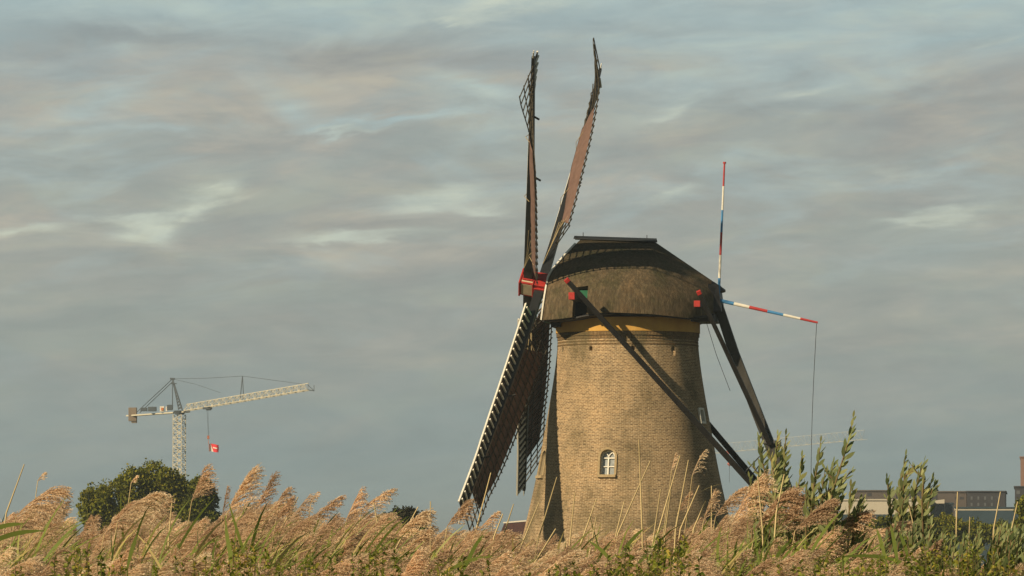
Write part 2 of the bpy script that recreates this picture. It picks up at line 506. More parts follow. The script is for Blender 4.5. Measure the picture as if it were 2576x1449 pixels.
PROF = [(0.0, 5.75), (1.5, 5.3), (3.0, 4.9), (4.46, 4.55), (5.5, 4.30), (6.1, 4.17), (7.2, 3.95), (8.3, 3.76), (9.4, 3.56),
        (10.5, 3.37), (11.4, 3.24), (12.3, 3.14), (12.62, 3.13)]
def rad_at(z):
    for (z0, r0), (z1, r1) in zip(PROF, PROF[1:]):
        if z <= z1:
            return r0 + (r1 - r0) * (z - z0) / (z1 - z0)
    return PROF[-1][1]

def revolve(name, prof, mat, seg=144, uvr=4.0, smooth=True, thick=None):
    """surface of revolution round the mill's axis with metre UVs"""
    V, F, UV = [], [], []
    n = seg
    for z, r in prof:
        for k in range(n):
            t = 2 * math.pi * k / n
            V.append((r * math.cos(t), r * math.sin(t), z))
    m = len(prof)
    vv = [0.0]
    for (z0, r0), (z1, r1) in zip(prof, prof[1:]):
        vv.append(vv[-1] + math.hypot(z1 - z0, r1 - r0))
    closed = prof[0] == prof[-1]
    for j in range(m - 1):
        for k in range(n):
            k2 = (k + 1) % n
            F.append((j * n + k, j * n + k2, (j + 1) * n + k2, (j + 1) * n + k))
            u0, u1 = 2 * math.pi * uvr * k / n, 2 * math.pi * uvr * (k + 1) / n
            z0, z1 = vv[j] + prof[0][0], vv[j + 1] + prof[0][0]
            UV += [(u0, z0), (u1, z0), (u1, z1), (u0, z1)]
    me = bpy.data.meshes.new(name)
    me.from_pydata(V, [], F)
    uvl = me.uv_layers.new(name='UVMap')
    uvl.data.foreach_set('uv', np.array(UV, np.float32).ravel())
    me.materials.append(mat)
    if smooth: me.shade_smooth()
    return link(name, me, mill)

# finely divided wall so its silhouette is smooth
fine = []
N = 40
for i in range(N + 1):
    z = 12.62 * i / N
    # smooth the profile a little
    r = (rad_at(max(z - .5, 0)) + 2 * rad_at(z) + rad_at(min(z + .5, 12.62))) / 4
    fine.append((z, r))
inner = [(12.62, 2.6), (0.0, 4.9), (0.0, fine[0][1])]
tower = revolve('tower', fine + inner, M['brick'])

def surf_frame(beta_deg, z, dr=0.0):
    """point on the wall at angle beta (0 = facing the camera, + = to the right); tangent, normal, up-the-wall"""
    b = R_(beta_deg)
    r = rad_at(z) + dr
    dz = 0.2
    slope = (rad_at(z + dz) - rad_at(z - dz)) / (2 * dz)
    n = np.array((math.sin(b), -math.cos(b), 0.0))
    t = np.array((math.cos(b), math.sin(b), 0.0))
    up = n * slope + np.array((0, 0, 1.)); up /= np.linalg.norm(up)
    nn = np.cross(t, up); nn /= np.linalg.norm(nn)
    if nn @ n < 0: nn = -nn
    return np.array((AX, AY, z)) + n * r, t, nn, up

def prism(outline, c, t, nn, up, d0, d1):
    mb = MB()
    k = len(outline)
    for d in (d0, d1):
        for (x, y) in outline:
            mb.v.append(tuple(c + t * x + up * y + nn * d))
    for i in range(k):
        j = (i + 1) % k
        mb.f.append((i, j, k + j, k + i))
    mb.f.append(tuple(range(k))[::-1]); mb.f.append(tuple(range(k, 2 * k)))
    return mb

def arch(w, h, n=12):
    """arched outline, width w, total height h, bottom centre at 0,0"""
    r = w / 2
    return [(-r, 0), (r, 0)] + [(r * math.cos(a), h - r + r * math.sin(a)) for a in [math.pi * i / n for i in range(n + 1)]]

cutters = []
def cut(outline, fr, depth):
    c, t, nn, up = fr
    mb = prism(outline, c, t, nn, up, -depth, 0.6)
    o = mb.build('cutter', M['hole'], mill)
    cutters.append(o)

def ring_mesh(o_out, o_in, c, t, nn, up, d0, d1):
    mb = MB(); k = len(o_out)
    for d in (d0, d1):
        for ol in (o_out, o_in):
            for (x, y) in ol: mb.v.append(tuple(c + t * x + up * y + nn * d))
    for i in range(k):
        j = (i + 1) % k
        A0, B0, A1, B1 = 0, k, 2 * k, 3 * k
        mb.f += [(A0 + i, A0 + j, A1 + j, A1 + i), (B0 + j, B0 + i, B1 + i, B1 + j), (A1 + i, A1 + j, B1 + j, B1 + i), (A0 + j, A0 + i, B0 + i, B0 + j)]
    return mb

def arched_window(beta, zb, w=0.66, h=1.14, label=None):
    fr = surf_frame(beta, zb)
    c, t, nn, up = fr
    cut(arch(w, h), fr, 0.30)
    wn = prism(arch(w + .04, h + .02), c, t, nn, up, -.29, -.26).build('window', M['glass'], mill)
    if label: wn['label'] = label
    # stone surround, proud of the wall
    oo = arch(w + .20, h + .10); oi = arch(w, h)
    oo = [(x, y - .0) for x, y in oo]
    ring_mesh(oo, oi, c, t, nn, up, -.06, .035).build('surround', M['stone'], wn)
    sm = MB(); sm.box(c + up * -.07 + nn * .03, w + .16, .16, .12, (t, nn, up)); sm.build('sill', M['stone'], wn)
    fm = ring_mesh(arch(w - .005, h - .005), [(x * (w - .1) / w, .05 + y * (h - .11) / h) for x, y in arch(w, h)], c, t, nn, up, -.255, -.19)
    hx = h - w / 2
    fm.box(c + up * (hx - .02) + nn * -.215, w - .05, .055, .05, (t, nn, up))
    fm.box(c + up * (hx * .5) + nn * -.215, w - .05, .05, .04, (t, nn, up))
    fm.box(c + up * (hx * .5) + nn * -.210, .055, .055, hx - .03, (t, nn, up))
    # curved glazing bars in the arch
    for sx in (-1, 1):
        pts = []
        for i in range(7):
            a = math.pi / 2 * i / 6 * .95
            pts.append(c + t * (sx * (w * .5 * (1 - math.cos(a)))) * 1.0 + up * (hx + w * .5 * math.sin(a) * .8) + nn * -.215)
        for p, q in zip(pts[:-1], pts[1:]):
            fm.bar(p, q, .04, .04, up=nn)
    fm.build('frame', M['white'], wn)
    return wn

arched_window(-14.5, 6.42, label='arched white-framed window low on the sunlit front of the tower')
arched_window(-73, 6.42, label='arched white-framed window seen edge-on at the left side of the tower')

# small framed hatch high on the shaded right flank
def hatch(beta, z, w, h):
    fr = surf_frame(beta, z); c, t, nn, up = fr
    ol = [(-w / 2, 0), (w / 2, 0), (w / 2, h), (-w / 2, h)]
    cut(ol, fr, .25)
    hb = MB(); hb.box(c + up * h * .5 - nn * .22, w + .02, .03, h + .02, (t, nn, up))
    hw = hb.build('window', M['hole'], mill)
    hw['label'] = 'small white-framed window high on the shaded right flank of the tower'
    k = 1.0
    oo = [(-w / 2 - .0, 0), (w / 2, 0), (w / 2, h), (-w / 2, h)]
    oi = [(-w / 2 + .07, .07), (w / 2 - .07, .07), (w / 2 - .07, h - .07), (-w / 2 + .07, h - .07)]
    ring_mesh([(x * 1.12, y * 1.08 - .03) for x, y in oo], oi, c, t, nn, up, -.08, .07).build('frame', M['white'], hw)
hatch(63, 8.75, .46, .66)
# putlog holes below the cornice and a vent low on the right
for k in range(10):
    b = 3 + 35.5 * k if k < 6 else 3 - 35.5 * (10 - k)
    cut([(-.075, -.09), (.075, -.09), (.075, .09), (-.075, .09)], surf_frame(b, 12.03), .3)
cut([(-.13, -.18), (.13, -.18), (.13, .18), (-.13, .18)], surf_frame(55, 6.75), .3)

# cut the openings for real, then drop the tools
for cobj in cutters:
    md = tower.modifiers.new('cut', 'BOOLEAN'); md.object = cobj; md.operation = 'DIFFERENCE'; md.solver = 'EXACT'
bpy.context.view_layer.update()
dg = bpy.context.evaluated_depsgraph_get()
newme = bpy.data.meshes.new_from_object(tower.evaluated_get(dg))
tower.modifiers.clear()
old = tower.data; tower.data = newme; newme.name = 'tower'
bpy.data.meshes.remove(old)
for cobj in cutters:
    m_ = cobj.data; bpy.data.objects.remove(cobj); bpy.data.meshes.remove(m_)

# cornice: brick bands and the ochre plaster ring under the cap
def ringprof(z0, z1, r, inner=2.9): return [(z0, inner), (z0, r), (z1, r), (z1, inner), (z0, inner)]
revolve('brick_course', ringprof(12.20, 12.27, 3.175), M['brick_head'], smooth=False)
revolve('brick_course', ringprof(12.33, 12.40, 3.165), M['brick_head'], smooth=False)
revolve('brick_course', ringprof(12.47, 12.625, 3.17), M['brick_head'], smooth=False)
revolve('brick_course', ringprof(12.626, 12.80, 3.21), M['brick_head'], smooth=False)
revolve('plaster_band', ringprof(12.802, 13.42, 3.235, 2.6), M['ochre'], smooth=False)
revolve('curb_ring', ringprof(13.424, 13.62, 3.10, 2.0), M['black'], smooth=False)

# ---- cap
def lerp_tab(tab, x):
    if x <= tab[0][0]: return tab[0][1]
    for (x0, y0), (x1, y1) in zip(tab, tab[1:]):
        if x <= x1: return y0 + (y1 - y0) * (x - x0) / (x1 - x0)
    return tab[-1][1]
W_TAB = [(-3.95, 1.05), (-3.7, 1.70), (-3.3, 2.40), (-2.6, 3.10), (-1.6, 3.70), (-.4, 3.97), (.8, 3.97), (1.9, 3.75), (2.8, 3.36), (3.5, 2.98)]
ZT_TAB = [(-3.95, 15.05), (-1.25, 16.90), (2.3, 17.08), (3.5, 17.12)]
ZB_TAB = [(-3.95, 13.60), (-3.0, 13.36), (-1.5, 13.50), (.4, 13.58), (1.35, 13.52), (2.1, 13.38), (2.8, 13.32), (3.5, 13.30)]
def cap_point(a, q, side, out=0.0):
    """q 0 eave .. 1 ridge"""
    W, zt, zb = lerp_tab(W_TAB, a), lerp_tab(ZT_TAB, a), lerp_tab(ZB_TAB, a)
    z = zb + (zt - zb) * q
    w = W * (1 - q ** 2.6) ** 0.95
    if q >= 1: w = 0.0
    # lean the front back towards the ridge
    zn = (z - 15.35) / 1.75
    lean = (1.16 * max(zn, 0) ** 1.0 + 0.26 * min((z - 13.3) / 2.1, 1)) * max(0, (a - 0.2) / 3.3) ** 1.3
    return Lc(a - lean, side * (w + out), z + out * .3)
A_ST = sorted(set([-3.95, -3.85, -3.7, -3.5, -3.3, -3.0, -2.6, -2.1, -1.6, -1.25, -.8, -.4, 0, .4, .8, 1.1, 1.40, 1.6, 1.8, 2.06, 2.3, 2.55, 2.8, 3.1, 3.3, 3.5]))
Q_ST = [0, .05, .12, .2, .25, .305, .36, .42, .5, .58, .66, .74, .81, .87, .92, .96, .985, 1.0]
OPEN_A, OPEN_Q = (1.40, 2.06), 0.36
def build_cap():
    V, F = [], []
    idx = {}
    for side in (1, -1):
        for i, a in enumerate(A_ST):
            for j, q in enumerate(Q_ST):
                if side == -1 and j == len(Q_ST) - 1:
                    idx[(side, i, j)] = idx[(1, i, j)]; continue
                idx[(side, i, j)] = len(V); V.append(tuple(cap_point(a, q, side)))
        for i in range(len(A_ST) - 1):
            for j in range(len(Q_ST) - 1):
                if OPEN_A[0] <= (A_ST[i] + A_ST[i + 1]) / 2 <= OPEN_A[1] and Q_ST[j + 1] <= OPEN_Q: continue
                q = (idx[(side, i, j)], idx[(side, i + 1, j)], idx[(side, i + 1, j + 1)], idx[(side, i, j + 1)])
                F.append(q[::-1] if side == 1 else q)
    me = bpy.data.meshes.new('cap')
    me.from_pydata([tuple(np.array(v) - (AX, AY, 0)) for v in V], [], F)
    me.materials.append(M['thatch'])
    me.shade_smooth()
    cap = link('cap', me, mill)
    sd = cap.modifiers.new('thick', 'SOLIDIFY'); sd.thickness = 0.22; sd.offset = -1
    es = cap.modifiers.new('crisp_edges', 'EDGE_SPLIT'); es.split_angle = R_(38)
    # ridge boards
    mb = MB()
    r0, r1 = Lc(2.42, 0, 17.13), Lc(-1.30, 0, 16.98)
    for s in (1, -1):
        d = -Hv * s
        a, b = r0 + np.array((0, 0, .06)), r1 + np.array((0, 0, .06))
        lo = np.array((0, 0, -.13))
        mb.hexa([a, b, b + d * .30 + lo, a + d * .30 + lo] + [p + np.array((0, 0, .035)) for p in (a, b, b + d * .30 + lo, a + d * .30 + lo)])
    mb.build('ridge_board', M['spar'], cap)
    for a, z in ((2.02, 17.1), (-.86, 16.96)):
        mb = MB(); mb.tube([Lc(a, 0, z), Lc(a, 0, z + .27)], .018, 6)
        mb.build('ridge_pin', M['black'], cap)
    # barge board along both front edges of the thatch
    for side in (1, -1):
        mb = MB()
        pts = [cap_point(3.5, q, side, .02) + Fv * .03 for q in Q_ST[:15]]
        for p, q in zip(pts, pts[1:]):
            mb.bar(p, q, .09, .07, up=Fv)
        mb.build('barge_board', M['white'], cap)
    # front wall of weatherboards, set back in the thatch
    mb = MB()
    ring = [cap_point(3.42, q, 1, -.24) for q in Q_ST[:-1]] + [cap_point(3.42, 1, 1) - np.array((0, 0, .2))] + [cap_point(3.42, q, -1, -.24) for q in Q_ST[:-1]][::-1]
    k = len(ring)
    mb.v += [tuple(p) for p in ring] + [tuple(p - Fv * .08) for p in ring]
    mb.f += [tuple(range(k)), tuple(range(k, 2 * k))[::-1]] + [(i, k + i, k + (i + 1) % k, (i + 1) % k) for i in range(k)]
    mb.build('front_wall', M['green'], cap)
    # floor of the cap
    mb = MB()
    fl = [cap_point(a, 0.0, 1, -.22) for a in A_ST] + [cap_point(a, 0.0, -1, -.22) for a in A_ST[::-1]]
    k = len(fl)
    up = np.array((0, 0, .06))
    mb.v += [tuple(p) for p in fl] + [tuple(p + up) for p in fl]
    mb.f += [tuple(range(k)), tuple(range(k, 2 * k))[::-1]] + [(i, (i + 1) % k, k + (i + 1) % k, k + i) for i in range(k)]
    mb.build('cap_floor', M['black'], cap)
    # inside of the openings: dark boards, a green painted beam
    for s in (1, -1):
        mb = MB(); mb.box(Lc(1.73, s * 2.72, 14.1), 1.0, .06, 1.35, MAX); mb.build('inner_board', M['hole'], cap)
        mb = MB(); mb.box(Lc(1.58, s * 3.28, 14.42), .36, .10, .34, MAX); mb.build('inner_beam', M['green'], cap)
    # tail end of the cap: black boards with a little hood
    mb = MB()
    mb.hexa([Lc(-3.70, .98, 13.75), Lc(-4.28, .80, 13.75), Lc(-4.28, -.80, 13.75), Lc(-3.70, -.98, 13.75),
             Lc(-3.70, .92, 14.98), Lc(-4.14, .72, 14.95), Lc(-4.14, -.72, 14.95), Lc(-3.70, -.92, 14.98)])
    mb.build('rear_wall', M['black'], cap)
    mb = MB()
    mb.hexa([Lc(-3.72, 1.0, 14.55), Lc(-4.36, .5, 14.66), Lc(-4.36, -.5, 14.66), Lc(-3.72, -1.0, 14.55),
             Lc(-3.84, .55, 15.13), Lc(-4.38, .3, 14.76), Lc(-4.38, -.3, 14.76), Lc(-3.84, -.55, 15.13)])
    mb.build('rear_hood', M['black'], cap, bevel=.03)
    mb = MB()   # dark framing under the tail of the cap
    mb.box(Lc(-3.45, 0, 13.45), 1.15, 2.6, .36, MAX)
    mb.box(Lc(-3.30, 1.15, 13.72), 1.0, .5, .5, MAX)
    mb.box(Lc(-3.30, -1.15, 13.72), 1.0, .5, .5, MAX)
    mb.build('tail_framing', M['black'], cap, bevel=.06)
    mb = MB()   # dark front overhang beam beside the tower top
    mb.box(Lc(3.05, 0, 13.26), .42, 3.6, .42, MAX)
    mb.build('breast_beam', M['black'], cap)
    return cap
cap = build_cap()

# ---- shaft head
SH = Fv * math.cos(TAU) + np.array((0, 0, math.sin(TAU)))    # windshaft direction, nose tilted up
VV = np.array((0, 0, math.cos(TAU))) - Fv * math.sin(TAU)    # up within the sails' plane
OUT_C = Lc(4.50, 0, 15.10)
IN_C = OUT_C - SH * 0.58
TH = R_(49.05)
eA = VV * math.cos(TH) - Hv * math.sin(TH)
eB = VV * math.sin(TH) + Hv * math.cos(TH)
def build_head():
    mb = MB()
    axs = (SH, eA, eB)
    for c, w in ((OUT_C, .60), (IN_C, .52)):
        # a box with walls round each pair of sails
        mb.box(c, w, .82, .82, axs)
    mb.box(OUT_C + SH * .33, .08, .92, .92, axs)
    mb.box(OUT_C - SH * .29, .06, .92, .92, axs)
    mb.tube([IN_C - SH * .2, IN_C - SH * 1.6], .30, 20)
    h = mb.build('shaft_head', M['red'], mill, bevel=.025)
    pm = MB()
    # pale side panels
    for s in (1, -1):
        for e, f in ((eA, eB), (eB, eA)):
            pm.box(OUT_C + s * f * .412, .50, .66, .012, (SH, e, f))
    pm.build('pale_panel', M['cream'], h)
    cm = MB()
    for c, e in ((OUT_C, eA), (OUT_C, -eA), (IN_C, eB), (IN_C, -eB)):
        f = eB if abs(e @ eA) > .9 else eA
        cm.box(c + e * .44, .48, .50, .10, (SH, f, e))
    cm.build('wedge_frame', M['red'], h, bevel=.02)
build_head()

# ---- sails
ALPHA = [(1.5, 23), (4, 22), (6, 20.5), (7.5, 19.5), (9, 17.5), (10.3, 15), (11.3, 11.5), (12.3, 5), (13.2, -1.5), (14.3, -6)]
RS = 14.2
def build_sail(base, e, u, seed, label, bend=0.0, amin=-9.0, cw=0.0, tipx=0.0, C1=10.1, cr=.80):
    """e along the spar, u the leading side; wind side is SH"""
    rng = random.Random(seed)
    def axis(r): return base + e * r + SH * (bend * (r / RS) ** 2)
    def fr(r):
        al = R_(max(lerp_tab(ALPHA, r), amin) - tipx * max(0, (r - 11) / 3))
        t = -u * math.cos(al) - SH * math.sin(al)
        n = SH * math.cos(al) - u * math.sin(al)
        return t, n
    def pt(r, w, d=0.0):
        t, n = fr(r)
        return axis(r) + t * w + n * d
    rs = [0.30, 1.0, 2, 4, 6, 8, 10, 12, 13.4, RS]
    sp = MB()
    for r0, r1 in zip(rs, rs[1:]):
        def wd(r): return (.36 - .22 * r / RS, .41 - .27 * r / RS)
        (w0, h0), (w1, h1) = wd(r0), wd(r1)
        sp.bar(axis(r0), axis(r1), w0, h0, up=SH, w2=w1, h2=h1)
    spar = sp.build('sail', M['spar'], mill)
    spar['label'] = label
    # white fork at the very tip
    tp = MB()
    for s in (-.05, .05):
        tp.tube([axis(RS - .05) + u * s, axis(RS + .33) + u * s * 1.3], .022, 6)
    tp.build('tip_irons', M['white'], spar)
    # lattice: ribs and three long battens
    R0, R1 = 2.15, 13.75 + .07 * tipx
    nr = 29
    lt, wr, ld = MB(), MB(), MB()
    WT = 2.02
    for i in range(nr):
        r = R0 + (R1 - R0) * i / (nr - 1)
        t, n = fr(r)
        lt.bar(pt(r, .10, -.02), pt(r, WT + .065, -.02), .045, .04, up=n)
    for w in (.70, 1.36, WT):
        k = 24
        for i in range(k):
            r0 = R0 + (R1 - R0) * i / k; r1 = R0 + (R1 - R0) * (i + 1) / k
            lt.bar(pt(r0, w, .015), pt(r1, w, .015), .05, .035, up=fr(r0)[1])
    lt.build('lattice', M['batten'], spar)
    # leading side: dark boards on the wind side, pale ribs behind, white edge strip
    L0, L1 = 1.8, 13.9
    WL = -.64
    nl = 28
    for i in range(nl):
        r = L0 + (L1 - L0) * (i + .5) / nl
        t, n = fr(r)
        wr.bar(pt(r, -.10, -.055), pt(r, WL - .02, -.055), .08, .06, up=n)
    wr.build('leading_rib', M['rib'], spar)
    segs = 20
    eg = MB()
    for i in range(segs):
        r0 = L0 + (L1 - L0) * i / segs; r1 = L0 + (L1 - L0) * (i + 1) / segs
        ld.hexa([pt(r0, -.08, .0), pt(r0, WL, .0), pt(r1, WL, .0), pt(r1, -.08, .0), pt(r0, -.08, .025), pt(r0, WL, .025), pt(r1, WL, .025), pt(r1, -.08, .025)])
        eg.hexa([pt(r0, WL - .003, -.01), pt(r0, WL - .075, -.01), pt(r1, WL - .075, -.01), pt(r1, WL - .003, -.01),
                 pt(r0, WL - .003, .065), pt(r0, WL - .075, .065), pt(r1, WL - .075, .065), pt(r1, WL - .003, .055)])
    ld.build('leading_board', M['black'], spar)
    eg.build('edge_strip', M['white'], spar)
    # cloth, reefed short of the tip, laced loosely along the outer batten
    C0 = 2.35
    na, nb = 40, 12
    V, F = [], []
    for i in range(na + 1):
        fi = i / na
        for j in range(nb + 1):
            fj = j / nb
            r = C0 + (C1 - C0) * fi
            # corners pulled in
            if fi < .16: r = C0 + (C1 - C0) * .16 - (C1 - C0) * (.16 - fi) * (.15 + .85 * fj)
            wmax = WT - .08 - .30 * max(0, (fi - .8) / .2) ** 1.5
            w0 = cw + cr * max(0, 1 - fi / .70)
            w = w0 + (wmax - w0) * fj
            scal = .045 * abs(math.sin(fi * math.pi * 14)) * fj ** 6
            front = (.5 * (.46 - .28 * r / RS) + .03)
            d = .05 + (front - .05) * max(0, 1 - max(w, 0) / .45) + .075 * math.sin(math.pi * fj) + .02 * math.sin(fi * 31 + fj * 3 + seed) * math.sin(math.pi * fj)
            V.append(tuple(pt(r, w - scal, d)))
    for i in range(na):
        for j in range(nb):
            a = i * (nb + 1) + j
            F.append((a, a + 1, a + nb + 2, a + nb + 1))
    cm = MB(); cm.v, cm.f = V, F
    c = cm.build('sailcloth', M['cloth'], spar, smooth=True)
    sd = c.modifiers.new('thick', 'SOLIDIFY'); sd.thickness = .012; sd.offset = 0
    # rolled outer part of the cloth lying along the spar, and ropes
    rm = MB()
    pts = []
    for i in range(15):
        r = C1 - .2 + (13.1 - C1) * i / 14
        pts.append(pt(r, .22 + .05 * math.sin(i * 1.9), .10 + .03 * math.cos(i * 2.3)))
    rm.tube(pts, [.055 - .03 * i / 14 for i in range(15)], 7)
    rm.build('rolled_cloth', M['batten'], spar, smooth=True)
    for w in (.3, .75, 1.2, 1.7):
        ro = MB(); ro.tube([pt(C0 + (1.94 - w) * .55 + .5, w, .10), pt(C0 - .1 + .3 * w, w * .45 + .2, .16), pt(1.15, .12, .24)], .016, 5); ro.build('reef_rope', M['rope'], spar)
    for rr in (5.3, 9.0):
        ro = MB(); ro.tube([pt(rr, -.5, .06), pt(rr + .25, -.1, .26), pt(rr + .5, .5, .12)], .014, 5); ro.build('reef_rope', M['rope'], spar)
    # cleat pegs on the lee side of the spar
    for rr, ln in ((6.9, .55), (10.6, .34)):
        pg = MB(); pg.bar(axis(rr) - SH * .1, axis(rr - .35 * ln) - SH * (.12 + ln * .6), .06, .07, up=u); pg.build('peg', M['dark'], spar)
    return spar
build_sail(OUT_C, eA, eB, 1, 'near upper sail, almost upright, its outer lattice bare', 0.0, -9, .26)
build_sail(OUT_C, -eA, -eB, 2, 'far lower sail hanging straight down beside the tower', 0.0, 14, .0, 0.0, 12.4, .25)
build_sail(IN_C, eB, -eA, 3, 'far upper sail leaning right with a curved tip', .36, -9, -.05, 5.0)
build_sail(IN_C, -eB, eA, 4, 'near lower sail reaching down left into the reeds', .36, 12, .0, 0.0, 12.2, .25)

# ---- tail gear
def beam_with_cap(name, a, z, half, wa, wz):
    mb = MB(); mb.box(Lc(a, 0, z), wa, 2 * half, wz, MAX)
    o = mb.build(name, M['tailwood'], mill, bevel=.015)
    for s in (1, -1):
        cm = MB(); cm.box(Lc(a, s * (half + .035), z), wa + .02, .10, wz + .02, MAX)
        cm.build('end_cap', M['red'], o, bevel=.015)
beam_with_cap('long_beam', 1.84, 14.23, 5.50, .25, .30)
beam_with_cap('short_beam', -3.42, 13.98, 2.92, .26, .26)
def brace(name, p0, p1, w0, w1, mat, side):
    mb = MB(); mb.bar(p0, p1, w0, w0, up=-Hv, w2=w1, h2=w1)
    o = mb.build(name, mat, mill, bevel=.015)
    d = p1 - p0; d /= np.linalg.norm(d)
    cm = MB(); cm.bar(p0 - d * .16, p0 + d * .01, w0 + .015, w0 + .015, up=-Hv); cm.build('end_cap', M['red'], o, bevel=.01)
for s in (1, -1):
    brace('long_brace', Lc(1.97, s * 5.70, 14.85), Lc(-8.20, s * .70, 3.20), .21, .28, M['brace'], s)
    brace('short_brace', Lc(-3.55, s * 3.10, 14.40), Lc(-6.40, s * .30, 7.8), .18, .22, M['brace'], s)
mb = MB()
tp = [(-3.98, 14.35, .40), (-4.79, 11.86, .44), (-5.92, 8.93, .46), (-6.98, 6.27, .46), (-9.15, .55, .46)]
for (a0, z0, w0), (a1, z1, w1) in zip(tp, tp[1:]):
    mb.bar(Lc(a0, 0, z0), Lc(a1, 0, z1), w0, w0, up=-Hv, w2=w1, h2=w1)
tail = mb.build('tail_pole', M['tailwood'], mill, bevel=.02)
mb = MB(); mb.box(Lc(-6.33, 0, 7.92), .62, .62, .16, MAX); mb.box(Lc(-6.72, .05, 7.85), .32, .18, .22, MAX); mb.build('iron_clamp', M['iron'], tail, bevel=.03)
mb = MB()
mb.tube([Lc(-8.75, -.75, 1.35), Lc(-8.75, .75, 1.35)], .16, 14)
for k in range(8):
    t = k * math.pi / 4
    mb.tube([Lc(-8.75, .75, 1.35), Lc(-8.75 + .75 * math.cos(t), .75, 1.35 + .75 * math.sin(t))], .03, 6)
mb.build('winch', M['tailwood'], tail)
for s in (1, -1):
    mb = MB()
    t = .72
    q = Lc(1.97, s * 5.70, 14.85) * (1 - t) + Lc(-8.20, s * .70, 3.20) * t
    mb.tube([q, Lc(-6.35, 0, 7.75 - (.25 if s < 0 else 0))], .028, 6)
    mb.build('tie_rod', M['iron'], mill)

# striped poles at the tail
def striped(name, p0, p1, bands, r0, r1, label):
    p0, p1 = np.array(p0), np.array(p1)
    first = None
    mats = {'b': M['blue'], 'w': M['white'], 'r': M['redpole']}
    V, F, MI = MB(), None, []
    n = 10
    mb = MB()
    ts = [b[0] for b in bands] + [1.0]
    pts = [p0 + (p1 - p0) * t for t in ts]
    mb.tube(pts, [r0 + (r1 - r0) * t for t in ts], n)
    o = mb.build(name, mats['b'], mill)
    o.data.materials.clear()
    for k in 'bwr': o.data.materials.append(mats[k])
    mi = []
    for b in bands: mi += ['bwr'.index(b[1])] * n
    mi += ['bwr'.index(bands[0][1]), 'bwr'.index(bands[-1][1])]
    o.data.polygons.foreach_set('material_index', np.array(mi, np.int32))
    o['label'] = label
    return o
M['blue'] = material('sky_blue_paint', (0.06, 0.235, 0.49), 0.5, 0.12, 4)
M['redpole'] = material('crimson_paint', (0.42, 0.045, 0.045), 0.5, 0.12, 4)
def zz(y): return 3 + (1390 - y) / 56.15
b0, b1 = zz(775), zz(412)
def f(y): return (zz(y) - b0) / (b1 - b0)
p_up = striped('striped_pole', Lc(-4.12, .58, b0), Lc(-4.42, .58, b1),
        [(0, 'b'), (f(703), 'w'), (f(645), 'r'), (f(588), 'b'), (f(532), 'w'), (f(472), 'r')], .066, .040,
        'upright red, white and blue striped pole at the tail of the cap')
mb = MB(); mb.tube([Lc(-4.42, .58, b1 - .06), Lc(-4.42, .58, b1 + .02)], .075, 10); mb.build('pole_cap', M['redpole'], p_up)
def g(x): return (x - 1800) / (2055 - 1800)
p_out = striped('striped_pole', Lc(-4.17, .58, 14.24), Lc(-8.57, .58, 13.22),
        [(0, 'b'), (g(1838), 'w'), (g(1878), 'r'), (g(1925), 'b'), (g(1966), 'w'), (g(2010), 'r')], .088, .050,
        'red, white and blue striped pole sticking out almost level behind the cap')
mb = MB()
pts = [Lc(-8.52 + .25 * t + .12 * math.sin(t * 3.14), .58, 13.17 - 10.6 * t) for t in [i / 12 for i in range(13)]]
mb.tube(pts, .013, 5); mb.build('hanging_rope', M['cable'], p_out)
mb = MB(); mb.tube([Lc(-3.6, .8, 13.3), Lc(-4.05, .7, 11.8), Lc(-4.65, .6, 10.2)], .012, 5); mb.build('loose_rope', M['cable'], mill)

# little outhouse left of the tower
def build_outhouse():
    x0, x1, y0, y1 = -0.9, 2.0, 229.0, 234.0
    o = empty('outhouse', ((x0 + x1) / 2, (y0 + y1) / 2, 0), label='low outhouse with red tiled roof against the left foot of the windmill', cat='outhouse')
    mb = MB(); mb.box(((x0 + x1) / 2, (y0 + y1) / 2, 1.3), x1 - x0, y1 - y0, 2.6); mb.build('wall', M['brick'], o)
    me = o.children[0].data
    uvl = me.uv_layers.new(name='UVMap')
    for i, l in enumerate(me.loops):
        c = me.vertices[l.vertex_index].co; uvl.data[i].uv = (c.x + c.y, c.z)
    tile = material('red_roof_tiles', (0.085, 0.045, 0.040), 0.8, 0.25, 8, col2=(0.05, 0.032, 0.034), bump=.4)
    mb = MB()
    zr0, zr1 = 4.22, 4.42
    mb.hexa([(x0 + .55, 230.6, zr0), (x1, 230.6, zr1), (x1, y0 - .25, 2.5), (x0 - .15, y0 - .25, 2.5),
             (x0 + .55, 230.6, zr0 + .1), (x1, 230.6, zr1 + .1), (x1, y0 - .25, 2.6), (x0 - .15, y0 - .25, 2.6)])
    mb.hexa([(x0 + .55, 230.603, zr0), (x1, 230.603, zr1), (x1, y1, 2.5), (x0 - .15, y1, 2.5),
             (x0 + .55, 230.603, zr0 + .1), (x1, 230.603, zr1 + .1), (x1, y1, 2.6), (x0 - .15, y1, 2.6)])
    mb.build('roof', tile, o)
    mb = MB(); mb.bar((x0 + .5, 230.6, zr0 + .13), (x1, 230.6, zr1 + .13), .09, .06); mb.build('ridge_strip', M['white'], o)
build_outhouse()

